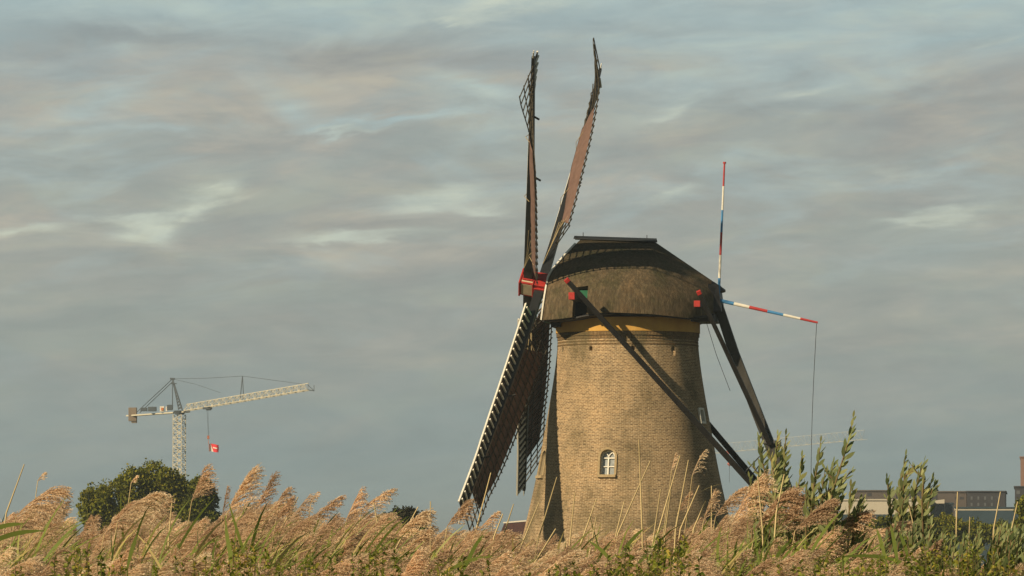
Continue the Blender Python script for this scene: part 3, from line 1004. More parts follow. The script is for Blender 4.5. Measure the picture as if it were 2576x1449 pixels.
# ------------------------------------------------------------------ cranes
CR = {}
CR['pale'] = material('pale_crane_paint', (0.56, 0.53, 0.42), 0.6, 0.08, .5)
CR['grey'] = material('slate_crane_steel', (0.085, 0.105, 0.125), 0.6, 0.1, .5)
CR['concrete'] = material('brown_concrete', (0.21, 0.17, 0.13), 0.9, 0.15, .6)
CR['far'] = material('far_crane_paint', (0.40, 0.42, 0.40), 0.7, 0.05, .5)
def truss(mb, p0, p1, w, h, n, t, up=(0, 0, 1), tri=False):
    """box or triangular lattice girder between p0 and p1"""
    p0, p1 = np.array(p0, float), np.array(p1, float)
    d = (p1 - p0); Ln = np.linalg.norm(d); d /= Ln
    up = np.array(up, float)
    X = np.cross(d, up); X /= np.linalg.norm(X); Z = np.cross(X, d)
    if tri: cs = [(-w / 2, 0), (w / 2, 0), (0, h)]
    else: cs = [(-w / 2, -h / 2), (w / 2, -h / 2), (w / 2, h / 2), (-w / 2, h / 2)]
    q = lambda s, c: p0 + d * Ln * s + X * c[0] + Z * c[1]
    for c in cs: mb.bar(q(0, c), q(1, c), t, t)
    m = len(cs)
    for i in range(n):
        for k in range(m):
            a, b = cs[k], cs[(k + 1) % m]
            if i % 2: a, b = b, a
            mb.bar(q(i / n, a), q((i + 1) / n, b), t * .55, t * .55)
            mb.bar(q(i / n, a), q(i / n, b), t * .55, t * .55)
def crane_near():
    Y = 850.0
    base = P(450, 1390, Y); zt = P(450, 1043, Y)[2]
    o = empty('tower_crane', (base[0], Y, 0), label='pale tower crane with a flag on its hook, behind the big dark tree', cat='crane')
    mb = MB(); truss(mb, (base[0], Y, 0), (base[0], Y, zt), 1.55, 1.55, 34, .135, up=(math.sin(.42), math.cos(.42), 0))
    mast = mb.build('mast', CR['pale'], o)
    mb = MB()
    for yy in (1062, 1130, 1197):
        mb.box((base[0], Y, P(0, yy, Y)[2]), 1.2, 1.2, .12)
    mb.build('landing', CR['grey'], mast)
    jr, jt = P(462, 1028, Y), P(778, 975, Y - 42)
    cl = P(325, 1046, Y + 14)
    dirj = jt - jr; dirj /= np.linalg.norm(dirj)
    piv = P(452, 1035, Y)
    mb = MB(); truss(mb, P(470, 1033, Y - 1), P(776, 981, Y - 42), 1.1, 1.05, 34, .105, tri=True)
    jib = mb.build('jib', CR['pale'], o)
    mb = MB(); mb.bar(P(776, 981, Y - 42), P(790, 983, Y - 44), .15); mb.bar(P(774, 968, Y - 42), P(790, 983, Y - 44), .08); mb.bar(P(790, 969, Y - 44), P(790, 983, Y - 44), .1)
    mb.build('jib_nose', CR['grey'], jib)
    mb = MB()
    a, b = P(470, 1036, Y - 1), cl
    mb.bar(a, b, 1.3, .22)
    cj = mb.build('counter_jib', CR['pale'], o)
    mb = MB()
    c = P(334, 1047, Y + 13)
    mb.box(c + np.array((0, 0, .3)), 1.35, 1.6, 2.3); mb.box(c + np.array((0.25, 0, -.5)), .9, 1.3, 1.3)
    mb.build('counterweight', CR['concrete'], cj, bevel=.05)
    mb = MB()
    mb.box(P(362, 1030, Y + 9), 1.1, 1.2, .6); mb.box(P(383, 1029, Y + 6), 1.4, 1.2, .75); mb.box(P(427, 1025, Y), .9, 1.1, .9)
    mb.build('winch_housing', CR['grey'], cj, bevel=.05)
    mb = MB(); mb.box(P(408, 1029, Y + 4), .72, 1.0, .9); mb.box(P(419.5, 1029, Y + 3), .28, .8, .8); mb.build('cab', M['white'], cj, bevel=.04)
    mb = MB(); mb.box(P(408, 1029, Y + 3.4), .34, .1, .46); mb.build('orange_sign', material('orange_sign', (.55, .17, .05)), cj)
    # slewing ring, peak
    mb = MB(); mb.tube([P(452, 1043, Y), P(452, 1033, Y)], [.75, 1.05], 14); mb.build('slewing_ring', CR['grey'], o)
    top = P(434, 953, Y)
    mb = MB()
    for dx, dy in ((434, 1), (434, -1), (458, 1), (458, -1)):
        mb.bar(P(dx, 1030, Y) + np.array((0, dy * .6, 0)), top + np.array((0, dy * .1, 0)), .17 if dx > 440 else .10)
    k = 10
    for i in range(k):
        t0, t1 = i / k, (i + 1) / k
        A0, A1 = P(458, 1030, Y) + np.array((0, .6, 0)), P(458, 1030, Y) - np.array((0, .6, 0))
        B0 = P(449, 1030, Y)
        mb.bar(A0 * (1 - t0) + top * t0, A1 * (1 - t1) + top * t1, .11)
        mb.bar(A1 * (1 - t0) + top * t0, B0 * (1 - t1) + top * t1, .11)
        mb.bar(B0 * (1 - t0) + top * t0, A0 * (1 - t1) + top * t1, .11)
    mb.bar(B0, top, .14)
    mb.box(top, .8, .5, .3); mb.box(P(437, 965, Y), 1.0, .7, .14)
    pk = mb.build('peak', CR['grey'], o)
    mb = MB()
    mb.tube([top, P(345, 1036, Y + 12)], .065, 5); mb.tube([top + np.array((0.2, 0, -.3)), P(352, 1038, Y + 12)], .065, 5)
    pe = P(610, 946, Y - 18)
    mb.tube([top, (top + pe) / 2 - np.array((0, 0, .12)), pe], .035, 5)
    mb.tube([pe, P(760, 966, Y - 40)], .035, 5)
    mb.tube([top, P(490, 966, Y - 6), P(555, 988, Y - 12)], .03, 5)
    mb.build('stay', CR['grey'], o)
    mb = MB(); mb.bar(pe, P(604, 1006, Y - 18), .13); mb.bar(pe, P(613, 1004, Y - 20), .13); mb.build('jib_post', CR['grey'], jib)
    tr = P(522, 1027, Y - 9)
    mb = MB(); mb.box(tr, 1.5, 1.0, .35); mb.box(tr + np.array((0.2, 0, -.25)), .8, .8, .2); mb.build('trolley', CR['grey'], jib)
    hk = P(524, 1100, Y - 9)
    mb = MB(); mb.tube([P(520.5, 1029, Y - 9), hk], .022, 4); mb.tube([P(523, 1029, Y - 9), hk + np.array((.1, 0, 0))], .022, 4); mb.build('hoist_rope', CR['grey'], jib)
    mb = MB(); mb.box(hk, .36, .3, .55); mb.bar(hk, P(524.5, 1116, Y - 9), .07); mb.bar(P(525, 1112, Y - 9), P(526.5, 1137, Y - 9), .06)
    mb.build('hook_block', material('orange_hook', (.42, .15, .08)), jib)
    # flag hung on the hook
    fo = empty('flag', tuple(P(525, 1136, Y - 9)), label='small red and white flag hanging from the hook of the left crane', cat='flag')
    def flagpt(s, t):
        p = P(525.5 + 25 * s, 1116.5 + 19 * t + 2.5 * s * (1 - t) * 0 + 2 * s, Y - 9)
        p = p + np.array((0, .25 * math.sin(s * 6), .06 * math.sin(s * 5 + t)))
        return p
    n = 16
    def cloth(name, s0f, s1f, mat, parent, off=0.0, t0=0.0, t1=1.0):
        mb = MB()
        V = []
        for i in range(n + 1):
            for j in range(7):
                t = t0 + (t1 - t0) * j / 6
                s = s0f(t) + (s1f(t) - s0f(t)) * i / n
                V.append(tuple(flagpt(s, t) + np.array((0, -off, 0))))
        F = [(i * 7 + j, i * 7 + j + 1, (i + 1) * 7 + j + 1, (i + 1) * 7 + j) for i in range(n) for j in range(6)]
        V2 = [(v[0], v[1] + .015, v[2]) for v in V]
        k = len(V)
        mb.v = V + V2
        mb.f = F + [tuple(k + q for q in f_[::-1]) for f_ in F]
        return mb.build(name, mat, parent, smooth=True)
    edge = lambda t: .16 + .28 * t
    cloth('white_hoist', lambda t: 0.0, edge, M['white'], fo)
    cloth('red_field', edge, lambda t: 1.0 - .06 * abs(t - .5), material('flag_red', (.62, .035, .045), .7), fo)
    cloth('white_mark', lambda t: .42, lambda t: .84, M['white'], fo, .03, .40, .54)
crane_near()

def crane_far():
    Y = 1500.0
    b = P(1690, 1390, Y)
    o = empty('tower_crane', (b[0], Y, 0), label='faint distant tower crane whose long jib shows behind the tail of the windmill', cat='crane')
    mb = MB(); truss(mb, (b[0], Y, 0), (b[0], Y, P(0, 1146, Y)[2]), 2, 2, 16, .2, up=(0, 1, 0)); mb.build('mast', CR['far'], o)
    mb = MB(); truss(mb, P(1640, 1155, Y + 20), P(2176, 1105, Y - 60), 2.0, 2.6, 40, .085, tri=True)
    j = mb.build('jib', CR['far'], o)
    mb = MB(); mb.box(P(1829, 1138, Y - 15), 3.4, 1.5, .9); mb.build('trolley', material('far_red_paint', (.40, .12, .10)), j)
    mb = MB(); mb.tube([P(1833, 1142, Y - 15), P(1835, 1186, Y - 15)], .05, 4)
    mb.tube([P(1835, 1172, Y - 15), P(1835, 1214, Y - 15)], .06, 4); mb.build('hoist_rope', CR['grey'], j)
    mb = MB(); mb.tube([P(1835, 1162, Y - 15), P(1835, 1167, Y - 15), P(1835, 1172, Y - 15)], [.3, .75, .3], 10); mb.build('hook_block', material('far_red_hook', (.45, .13, .10)), j)
crane_far()

# ------------------------------------------------------------------ distant buildings on the right
def facade_building(name, label, x0, x1, ytop, Y, depth, mat, wins, wmat, extra=None, cat='building'):
    """wins: list of (px0, px1, py0, py1) windows on the camera side"""
    pa, pb = P(x0, ytop, Y), P(x1, ytop, Y)
    o = empty(name, ((pa[0] + pb[0]) / 2, Y + depth / 2, 0), label=label, cat=cat)
    k = (Y + depth) / Y * 1.002
    A, B, C_, D = (pa[0], Y), (pb[0], Y), (pb[0] * k, Y + depth), (pa[0] * k, Y + depth)
    mb = MB(); mb.hexa([(*q, 0) for q in (A, B, C_, D)] + [(*q, pa[2]) for q in (A, B, C_, D)])
    mb.build('wall', mat, o)
    mb = MB(); w = pb[0] - pa[0]
    up_ = np.array((0, 0, .1))
    for q0, q1 in ((A, B), (B, C_), (C_, D), (D, A)):
        mb.bar(np.array((*q0, pa[2])) + up_, np.array((*q1, pa[2])) + up_, .34, .20)
    mb.build('parapet', mat, o)
    for (a, b, c, d) in wins:
        q0, q1 = P(a, d, Y), P(b, c, Y)
        mb = MB(); mb.box(((q0[0] + q1[0]) / 2, Y + .02, (q0[2] + q1[2]) / 2), q1[0] - q0[0], .12, q1[2] - q0[2])
        mb.build('window', wmat, o)
    return o
BD = {}
BD['dark'] = material('dark_slate_brick', (0.050, 0.050, 0.056), .85, .12, .3)
BD['brown'] = material('grey_brown_cladding', (0.105, 0.088, 0.078), .85, .1, .3)
BD['white'] = material('cream_render', (0.50, 0.46, 0.37), .8, .06, .1)
BD['glass'] = material('blue_glazing', (0.038, 0.062, 0.080), .2, .2, .2, .6)
BD['pane'] = material('pale_far_window', (0.13, 0.14, 0.15), .4, .1, .5)
BD['pink'] = material('pinkish_brick', (0.26, 0.155, 0.12), .85, .08, .3)
wl = [(2442 + 17 * i, 2446.5 + 17 * i, 1249, 1257) for i in range(5)] + [(2442 + 17 * i, 2446.5 + 17 * i, 1265, 1273) for i in range(5)]
facade_building('office_block', 'dark slate block with rows of small windows, far right of the distant buildings', 2432, 2529, 1238, 760, 30, BD['dark'], wl, BD['pane'])
facade_building('office_block', 'grey-brown block with a small dark opening between the two dark slate blocks', 2358, 2431, 1238.5, 762, 25, BD['brown'],
                [(2402, 2409, 1250, 1256), (2414, 2424, 1250, 1256)], BD['dark'])
facade_building('office_block', 'dark slate block just left of the grey-brown one, behind the willow shoots', 2256, 2357, 1234, 764, 25, BD['dark'],
                [(2342, 2347, 1246, 1250)], BD['pane'])
facade_building('office_block', 'long low grey-brown block behind the white wall of the cream hall', 2146, 2255, 1236, 766, 25, BD['brown'], [(2182, 2192, 1240, 1248)], BD['dark'])
hall = facade_building('hall', 'cream-walled low hall with a dim glass base, left of the distant buildings', 2114, 2340, 1259, 700, 30, BD['white'],
                [(2116, 2338, 1294, 1312)], BD['glass'])
facade_building('glass_pavilion', 'low blue glass pavilion under a thin white roof edge, right of the cream hall', 2341, 2396, 1268, 705, 20, BD['glass'],
                [(2341, 2397, 1266.5, 1268.8), (2354, 2355, 1269, 1300), (2376, 2377, 1269, 1300)], BD['white'], cat='pavilion')
facade_building('canopy_building', 'long low building with a white roof band under the dark slate block', 2402, 2566, 1279, 690, 20, BD['glass'],
                [(2401, 2567, 1278, 1284), (2403, 2405.5, 1285, 1320)], BD['white'])
facade_building('tower_block', 'tall pinkish brick tower block cut by the right edge of the picture', 2567, 2700, 1151, 900, 30, BD['pink'],
                [(2600, 2610, 1170, 1180)], BD['pane'], cat='tower block')
facade_building('office_block', 'dark block with pale square windows at the foot of the pinkish tower', 2553, 2680, 1226, 720, 30, BD['dark'],
                [(2557, 2566, 1234, 1243), (2557, 2566, 1255, 1264)], BD['pane'])
mb = MB()
q = [P(2342, 1262, 703), P(2376, 1256, 703), P(2376, 1266.5, 703), P(2342, 1266.5, 703)]
mb.hexa([q[3], q[2], q[2] + (0, 12, 0), q[3] + (0, 12, 0), q[0], q[1], q[1] + (0, 12, 0), q[0] + (0, 12, 0)])
mb.build('raised_roof', BD['white'], hall)

# ------------------------------------------------------------------ trees
LEAF = plant_material('oak_leaves', (0.045, 0.058, 0.004), (0.155, 0.170, 0.012), (0.28, 0.25, 0.025), trans=.25, wob=.5)
BARK = material('bark', (0.06, 0.045, 0.03), .9, .3, 6, bump=.5)
def leaf_cloud(rng, lobes, n, size, squash=1.0):
    """leaf-sized faces spread through and over a set of lobes (x, y, z, r)"""
    lobes = np.array(lobes, float)
    w = lobes[:, 3] ** 2; w /= w.sum()
    k = rng.choice(len(lobes), n, p=w)
    d = rng.normal(size=(n, 3)); d /= np.linalg.norm(d, axis=1)[:, None]
    rr = lobes[k, 3] * rng.uniform(.45, 1.0, n) ** .45
    # ragged outline: radius swells and shrinks over the sphere
    ph = np.array([mnoise.noise(tuple(v * 2.3 + kk * 5.1)) for v, kk in zip(d, k)])
    ph2 = np.array([mnoise.noise(tuple(v * 6.0 + kk * 3.7)) for v, kk in zip(d, k)])
    rr *= (1 + .42 * ph + .26 * ph2)
    keep = ph2 > -.30
    C = lobes[k, :3] + d * rr[:, None] * np.array((1, 1, squash))
    C, d, ph2 = C[keep], d[keep], ph2[keep]; n = len(C)
    a = rng.normal(size=(n, 3)); a += d * .6; a /= np.linalg.norm(a, axis=1)[:, None]
    b = np.cross(a, rng.normal(size=(n, 3))); b /= np.linalg.norm(b, axis=1)[:, None]
    s = size * rng.uniform(.5, 1.35, n)[:, None]
    V = np.stack([C - a * s, C + b * s * .55, C + a * s, C - b * s * .55], 1).reshape(-1, 3)
    F = np.arange(4 * n).reshape(n, 4)
    t = np.clip(rng.normal(.40, .22, n) + ph2 * .5, 0, 1)
    return V, F, np.repeat(t, 4)
def make_tree(name, label, lobes, base, leafn, size, seed, cat='tree', group=None, leafmat=None):
    rng = np.random.default_rng(seed)
    o = empty(name, tuple(base), label=label, cat=cat, group=group)
    base = np.array(base, float)
    V, F, t = leaf_cloud(rng, lobes, leafn, size)
    link('crown', npmesh('crown', V - base, F, [leafmat or LEAF], t), o)
    L = np.array(lobes, float)
    top = L[:, :3].mean(0)
    hgt = top[2] - base[2]
    mb = MB()
    tr = .045 * hgt + .06
    fork = base + (top - base) * .45
    mb.tube([base - (0, 0, .2), base + (fork - base) * .5 + rng.normal(size=3) * .05, fork], [tr * 1.3, tr, tr * .8], 9)
    for l in L[:9]:
        m = (fork + l[:3]) / 2 + rng.normal(size=3) * .12 * l[3]
        mb.tube([fork - (0, 0, .1), m, l[:3]], [tr * .55, tr * .35, tr * .12], 6)
    mb.build('trunk', BARK, o)
    return o
def lobes_px(items, Y, rng):
    out = []
    for (x, y, r) in items:
        c = P(x, y, Y); rm = r * Y / FPX
        out.append((c[0], Y + rng.uniform(-.5, .5) * rm, c[2], rm))
        for k in range(4):
            a = rng.uniform(0, 6.28)
            out.append((c[0] + math.cos(a) * rm * .62, Y + rng.uniform(-.7, .7) * rm, c[2] + abs(math.sin(a)) * rm * .5 - .1 * rm, rm * rng.uniform(.36, .55)))
    return out
rg = np.random.default_rng(5)
make_tree('broadleaf_tree', 'big dark green broadleaf tree on the left, in front of the pale crane',
          lobes_px([(236, 1262, 40), (290, 1250, 46), (345, 1222, 50), (392, 1208, 46), (432, 1226, 42), (452, 1262, 42), (370, 1285, 62), (250, 1300, 50), (440, 1310, 50), (300, 1320, 50)], 400, rg),
          P(350, 1390, 400) * (1, 1, 0), 42000, .13, 11)
make_tree('broadleaf_tree', 'smaller dark green tree touching the right side of the big dark tree on the left',
          lobes_px([(506, 1226, 30), (522, 1258, 30), (498, 1270, 34), (520, 1310, 36)], 395, rg), P(510, 1390, 395) * (1, 1, 0), 12000, .125, 12)
make_tree('round_bush', 'low round dark bush behind the reeds, between the left trees and the windmill',
          lobes_px([(1000, 1308, 30), (1040, 1318, 34), (985, 1340, 34), (1050, 1350, 40), (1020, 1300, 22), (965, 1310, 18), (1030, 1290, 16)], 300, rg), P(1020, 1390, 300) * (1, 1, 0), 13000, .09, 13, cat='bush',
          leafmat=plant_material('dark_bush_leaves', (0.014, 0.018, 0.008), (0.036, 0.036, 0.014), (0.05, 0.04, 0.02), trans=.2))
make_tree('broadleaf_tree', 'dark tree cut by the right edge of the picture, in front of the dark block',
          lobes_px([(2590, 1275, 34), (2600, 1310, 40), (2570, 1330, 28), (2620, 1250, 30)], 330, rg), P(2600, 1390, 330) * (1, 1, 0), 9000, .12, 14)
for i, (x, y, r, lab) in enumerate([(2220, 1330, 24, 'low green tree in front of the cream hall, leftmost of the far row'),
                         (2300, 1322, 30, 'green tree below the middle of the cream hall, in the far row'),
                         (2380, 1325, 26, 'dull green tree in front of the blue glass pavilion'),
                         (2450, 1338, 26, 'green tree under the left half of the long white roof band'),
                         (2520, 1340, 24, 'green tree under the right end of the long white roof band')]):
    make_tree('far_tree', lab, lobes_px([(x, y - 4, r * 1.1), (x - r * .9, y + 4, r), (x + r * .9, y + 4, r), (x, y + 30, r * 1.1)], 420 + 12 * i, rg),
              P(x, 1390, 420 + 12 * i) * (1, 1, 0), 6000, .15, 20 + i, group='trees in the far row on the right')

# ------------------------------------------------------------------ reeds and plants
PLUME = plant_material('reed_plume', (0.48, 0.33, 0.215), (0.73, 0.545, 0.365), (0.90, 0.76, 0.54), trans=.45, rough=.8, wob=3)
STRAW = plant_material('reed_straw', (0.42, 0.32, 0.15), (0.62, 0.50, 0.27), trans=.1, rough=.6)
RLEAF = plant_material('reed_leaf', (0.115, 0.175, 0.030), (0.26, 0.31, 0.070), (0.50, 0.41, 0.16), trans=.35, rough=.5)
WLEAF = plant_material('willow_leaf', (0.095, 0.135, 0.050), (0.26, 0.30, 0.13), (0.42, 0.40, 0.15), trans=.38, rough=.5)
WEED = plant_material('weed_leaf', (0.085, 0.125, 0.016), (0.26, 0.29, 0.040), (0.55, 0.40, 0.07), trans=.42, rough=.5)
TWIG = plant_material('brown_twig', (0.10, 0.07, 0.035), (0.22, 0.16, 0.08), trans=0, rough=.8)

class NB:
    """numpy geometry bag: quads with a tint and a material slot"""
    def __init__(s): s.V, s.F, s.T, s.M, s.n = [], [], [], [], 0
    def add(s, V, F, T, m):
        s.V.append(np.asarray(V, np.float32)); s.F.append(np.asarray(F, np.int32) + s.n)
        s.T.append(np.broadcast_to(np.asarray(T, np.float32), (len(V),))); s.M.append(np.full(len(F), m, np.int32)); s.n += len(V)
    def arrays(s): return (np.concatenate(s.V), np.concatenate(s.F), np.concatenate(s.T), np.concatenate(s.M))
    def addbag(s, arr, Mx, off, dt=0.0, keepm=True):
        V, F, T, m = arr
        s.V.append((V @ Mx.T + off).astype(np.float32)); s.F.append(F + s.n); s.T.append(np.clip(T + dt, 0, 1)); s.M.append(m); s.n += len(V)
    def mesh(s, name, mats):
        V, F, T, m = s.arrays()
        return npmesh(name, V, F, mats, T, m)

def unit(v): return v / (np.linalg.norm(v, axis=-1, keepdims=True) + 1e-9)

def ribbon(pts, w, side):
    """flat strip along pts with half widths w; side: vector(s)"""
    pts = np.asarray(pts, float); w = np.asarray(w, float)
    A, B = pts - side * w[:, None], pts + side * w[:, None]
    V = np.stack([A, B], 1).reshape(-1, 3)
    n = len(pts)
    F = np.array([(2 * i, 2 * i + 1, 2 * i + 3, 2 * i + 2) for i in range(n - 1)])
    return V, F

def stem_geom(nb, pts, r0, r1, tint, m, n=4):
    pts = [np.array(p, float) for p in pts]
    k = len(pts)
    V = []
    for i, p in enumerate(pts):
        d = unit(pts[min(i + 1, k - 1)] - pts[max(i - 1, 0)])
        u = unit(np.cross(d, (0.3, 1, .1))); w = np.cross(d, u)
        r = r0 + (r1 - r0) * i / (k - 1)
        for j in range(n):
            a = 2 * math.pi * j / n
            V.append(p + r * (u * math.cos(a) + w * math.sin(a)))
    F = [(i * n + j, i * n + (j + 1) % n, (i + 1) * n + (j + 1) % n, (i + 1) * n + j) for i in range(k - 1) for j in range(n)]
    nb.add(V, F, tint, m)

def plume_geom(nb, rng, base, tip, droop=.25, full=1.0, m=0, tint=.5, dens=1.0, lee=np.array((1., 0, 0))):
    """feathery head from base to tip: thin curving branchlets blown to the lee side, with spikelets"""
    base, tip = np.array(base, float), np.array(tip, float)
    ax = tip - base; Ln = np.linalg.norm(ax); ax /= Ln
    lee = lee + rng.normal(size=3) * .15
    nbx = int(74 * dens)
    # rachis bends over towards lee at the top
    def rach(s):
        s = np.asarray(s)[..., None]
        bow = np.array((0, 0, 1.)) * Ln * .16 * droop * 4 * s * (1 - s)
        return base + ax * Ln * s + bow
    ss = np.linspace(0, 1, 8)
    V, F = ribbon(rach(ss), np.linspace(.0030, .0012, 8), unit(np.cross(ax, (0, 1, .2)))); nb.add(V, F, tint * .6, m)
    K = 6
    for i in range(nbx):
        s = (i + rng.uniform(0, 1)) / nbx
        s = s * .93
        p = rach(np.array(s))
        ln = Ln * (.48 * (1 - s) ** .7 + .14) * rng.uniform(.65, 1.15) * full
        ang = rng.uniform(0, 2 * math.pi)
        o1 = unit(np.cross(ax, (0, 1, 0.01))); o2 = np.cross(ax, o1)
        out = o1 * math.cos(ang) + o2 * math.sin(ang)
        d = unit(ax * rng.uniform(.9, 1.3) + out * rng.uniform(.25, .65) + lee * rng.uniform(.1, .55))
        q = [p]
        for k in range(K):
            f_ = (k + 1) / K
            d = unit(d + lee * .10 + np.array((0, 0, -1.)) * (.10 + .25 * droop) * f_)
            q.append(q[-1] + d * ln / K)
        q = np.array(q)
        sd = unit(rng.normal(size=3) + np.array((0, 0, .6)))
        V, F = ribbon(q, np.linspace(.0013, .0006, K + 1), sd); nb.add(V, F, tint * .8, m)
        # spikelets
        ns = max(4, int(ln / .0075 * dens))
        u = np.sort(rng.uniform(.12, 1, ns)) * K
        i0 = np.clip(u.astype(int), 0, K - 1); fr_ = (u - i0)[:, None]
        c = q[i0] * (1 - fr_) + q[i0 + 1] * fr_
        dd = unit(q[i0 + 1] - q[i0]) 
        dd = unit(dd + rng.normal(size=(ns, 3)) * .45)
        ll = rng.uniform(.009, .018, ns)[:, None]
        sv = unit(np.cross(dd, rng.normal(size=(ns, 3)))) * rng.uniform(.0013, .0026, ns)[:, None]
        V = np.stack([c, c + dd * ll * .45 + sv, c + dd * ll, c + dd * ll * .45 - sv], 1).reshape(-1, 3)
        nb.add(V, np.arange(4 * ns).reshape(ns, 4), np.repeat(np.clip(tint + rng.normal(0, .22, ns), 0, 1), 4), m)

def leaf_geom(nb, rng, p, d, ln, w, tint, m, droop=.5, n=7, lee=np.array((1., 0, 0))):
    q = [np.array(p, float)]; d = unit(np.array(d, float))
    side = unit(np.cross(d, (0, 0, 1.)) + rng.normal(size=3) * .3)
    for k in range(n):
        d = unit(d + np.array((0, 0, -1.)) * droop * .22 * (k / n) + lee * .05)
        q.append(q[-1] + d * ln / n)
    u = np.linspace(0, 1, n + 1)
    V, F = ribbon(np.array(q), w * np.clip(np.sin(np.pi * (u * .93 + .06)) ** .6, .02, 1) * (1 - .25 * u), side)
    nb.add(V, F, tint, m)

# --- the reed patterns that the bed is grown from: height 1 = plume tip of a 1.9 m reed
def reed_parts(seed, H=1.9, plume=True):
    rng = np.random.default_rng(seed)
    lean = rng.uniform(.03, .16)
    pl = rng.uniform(.22, .30)
    tipdir = unit(np.array((rng.uniform(.45, 1.0), rng.uniform(-.2, .2), rng.uniform(.45, 1.0))))
    b = np.array((lean * H * .9, rng.uniform(-.05, .05), H - pl * tipdir[2]))
    st = NB(); stem_geom(st, [(0, 0, 0), b * (.3, .4, .5), b * (.65, .7, .78), b], .0045, .0022, rng.uniform(.2, .9), 0)
    pm = NB(); plume_geom(pm, rng, b, b + tipdir * pl, droop=rng.uniform(.15, .55), full=rng.uniform(.85, 1.2), tint=rng.uniform(.2, .75))
    lv = []
    for k in range(4):
        l = NB(); s = rng.uniform(.45, .84)
        p = b * np.array((s ** 1.5, s, s))
        a = rng.normal(0, .9)
        leaf_geom(l, rng, p, (math.cos(a), math.sin(a), rng.uniform(.5, 1.6)), rng.uniform(.28, .48), rng.uniform(.005, .009), rng.choice([.1, .3, .45, .6, .95], p=[.15, .25, .25, .1, .25]), 0, droop=rng.uniform(.5, 1.8))
        lv.append(l)
    return st, pm, lv
NPAT = 12
PAT = [reed_parts(100 + i) for i in range(NPAT)]
PAT_ME = [(st.mesh('stem', [STRAW]), pm.mesh('plume', [PLUME]), [l.mesh('leaf', [RLEAF]) for l in lv]) for st, pm, lv in PAT]

# how high the reeds stand along the picture (picture units)
SKY = [(-300, 1290), (0, 1300), (60, 1268), (120, 1262), (190, 1325), (250, 1330), (300, 1290), (350, 1262), (400, 1275), (450, 1310), (500, 1290),
       (560, 1282), (610, 1250), (680, 1258), (730, 1270), (800, 1290), (850, 1290), (900, 1270), (950, 1275), (1010, 1318), (1080, 1330), (1150, 1312),
       (1230, 1318), (1290, 1338), (1380, 1345), (1480, 1330), (1560, 1322), (1640, 1322), (1720, 1310), (1800, 1290), (1850, 1278), (1900, 1272),
       (1960, 1282), (2040, 1300), (2100, 1300), (2180, 1322), (2260, 1345), (2330, 1370), (2420, 1380), (2500, 1392), (2576, 1380), (2900, 1380)]
def bed_density(x):
    return lerp_tab([(-300, 1), (2180, 1), (2280, .85), (2350, .65), (2450, .60), (2900, .6)], x)
rb = np.random.default_rng(77)
spots = []
while len(spots) < 1500:
    Y = rb.uniform(25.5, 43)
    px_ = rb.uniform(-420, 3000)
    if rb.uniform() > bed_density(px_): continue
    sk = lerp_tab(SKY, px_)
    near = (43 - Y) / 17.5
    y = sk + 4 + 120 * rb.uniform() ** 1.15 * (.35 + near) + 14 * near
    spots.append((px_, y, Y))
# the ones that show largest: nearest the camera and inside the frame
order = sorted(range(len(spots)), key=lambda i: spots[i][2] + (0 if -20 < spots[i][0] < 2596 and spots[i][1] < 1450 else 100))
single = set(order[:235])
stuff = NB()
zones = [(300, 'tan feathery reed in the thick bed below the big dark tree, left'), (700, 'tan feathery reed in the bed right of the big dark tree'),
         (1100, 'tan feathery reed in the bed below the low round bush'), (1500, 'tan feathery reed in the bed at the left foot of the windmill'),
         (1850, 'tan feathery reed in the bed at the right foot of the windmill'), (2250, 'tan feathery reed in the bed among the left willow shoots'),
         (9999, 'tan feathery reed in the thin bed in front of the far buildings')]
def reed_thing(k, root, scale, rot, label, group):
    o = empty('reed', tuple(root), label=label, cat='reed', group=group)
    o.scale = (scale,) * 3; o.rotation_euler = (0, 0, rot)
    st, pm, lv = PAT_ME[k]
    link('stem', st, o); link('plume', pm, o)
    for l in lv: link('leaf', l, o)
    return o
for i, (px_, y, Y) in enumerate(spots):
    k = int(rb.integers(NPAT))
    top = P(px_, y, Y)
    gz = ground_z(top[0], Y) - .03
    sc = (top[2] - gz) / 1.9
    if sc < .55: sc = .55
    rot = rb.normal(0, .45)
    root = np.array((top[0] - .30 * sc, Y, gz))
    if i in single:
        z = next(z for z in zones if px_ < z[0])
        reed_thing(k, root, sc, rot, z[1], 'reeds ' + z[1].split(' reed ')[1])
    else:
        c, s = math.cos(rot) * sc, math.sin(rot) * sc
        Mx = np.array(((c, -s, 0), (s, c, 0), (0, 0, sc)))
        st, pm, lv = PAT[k]
        dt = float(rb.normal(0, .22))
        for b_, m_ in [(st, 1), (pm, 0)] + [(l, 2) for l in lv]:
            V, F, T, mm = b_.arrays()
            stuff.addbag((V, F, T, np.full(len(F), m_, np.int32)), Mx, root, dt)
for i in range(220):
    Y = rb.uniform(21.5, 26); px_ = rb.uniform(-300, 2300)
    k = int(rb.integers(NPAT)); top = P(px_, rb.uniform(1378, 1465), Y)
    gz = ground_z(top[0], Y) - .03
    sc = (top[2] - gz) / 1.9; rot = rb.normal(0, .6)
    c, s = math.cos(rot), math.sin(rot)
    Mx = np.array(((c, -s, 0), (s, c, 0), (0, 0, sc)))
    st, pm, lv = PAT[k]; dt = float(rb.normal(0, .25))
    for b_, m_ in [(st, 1), (pm, 0)] + [(l, 2) for l in lv]:
        V, F, T, mm = b_.arrays()
        stuff.addbag((V, F, T, np.full(len(F), m_, np.int32)), Mx, np.array((top[0] - .25, Y, gz)), dt)
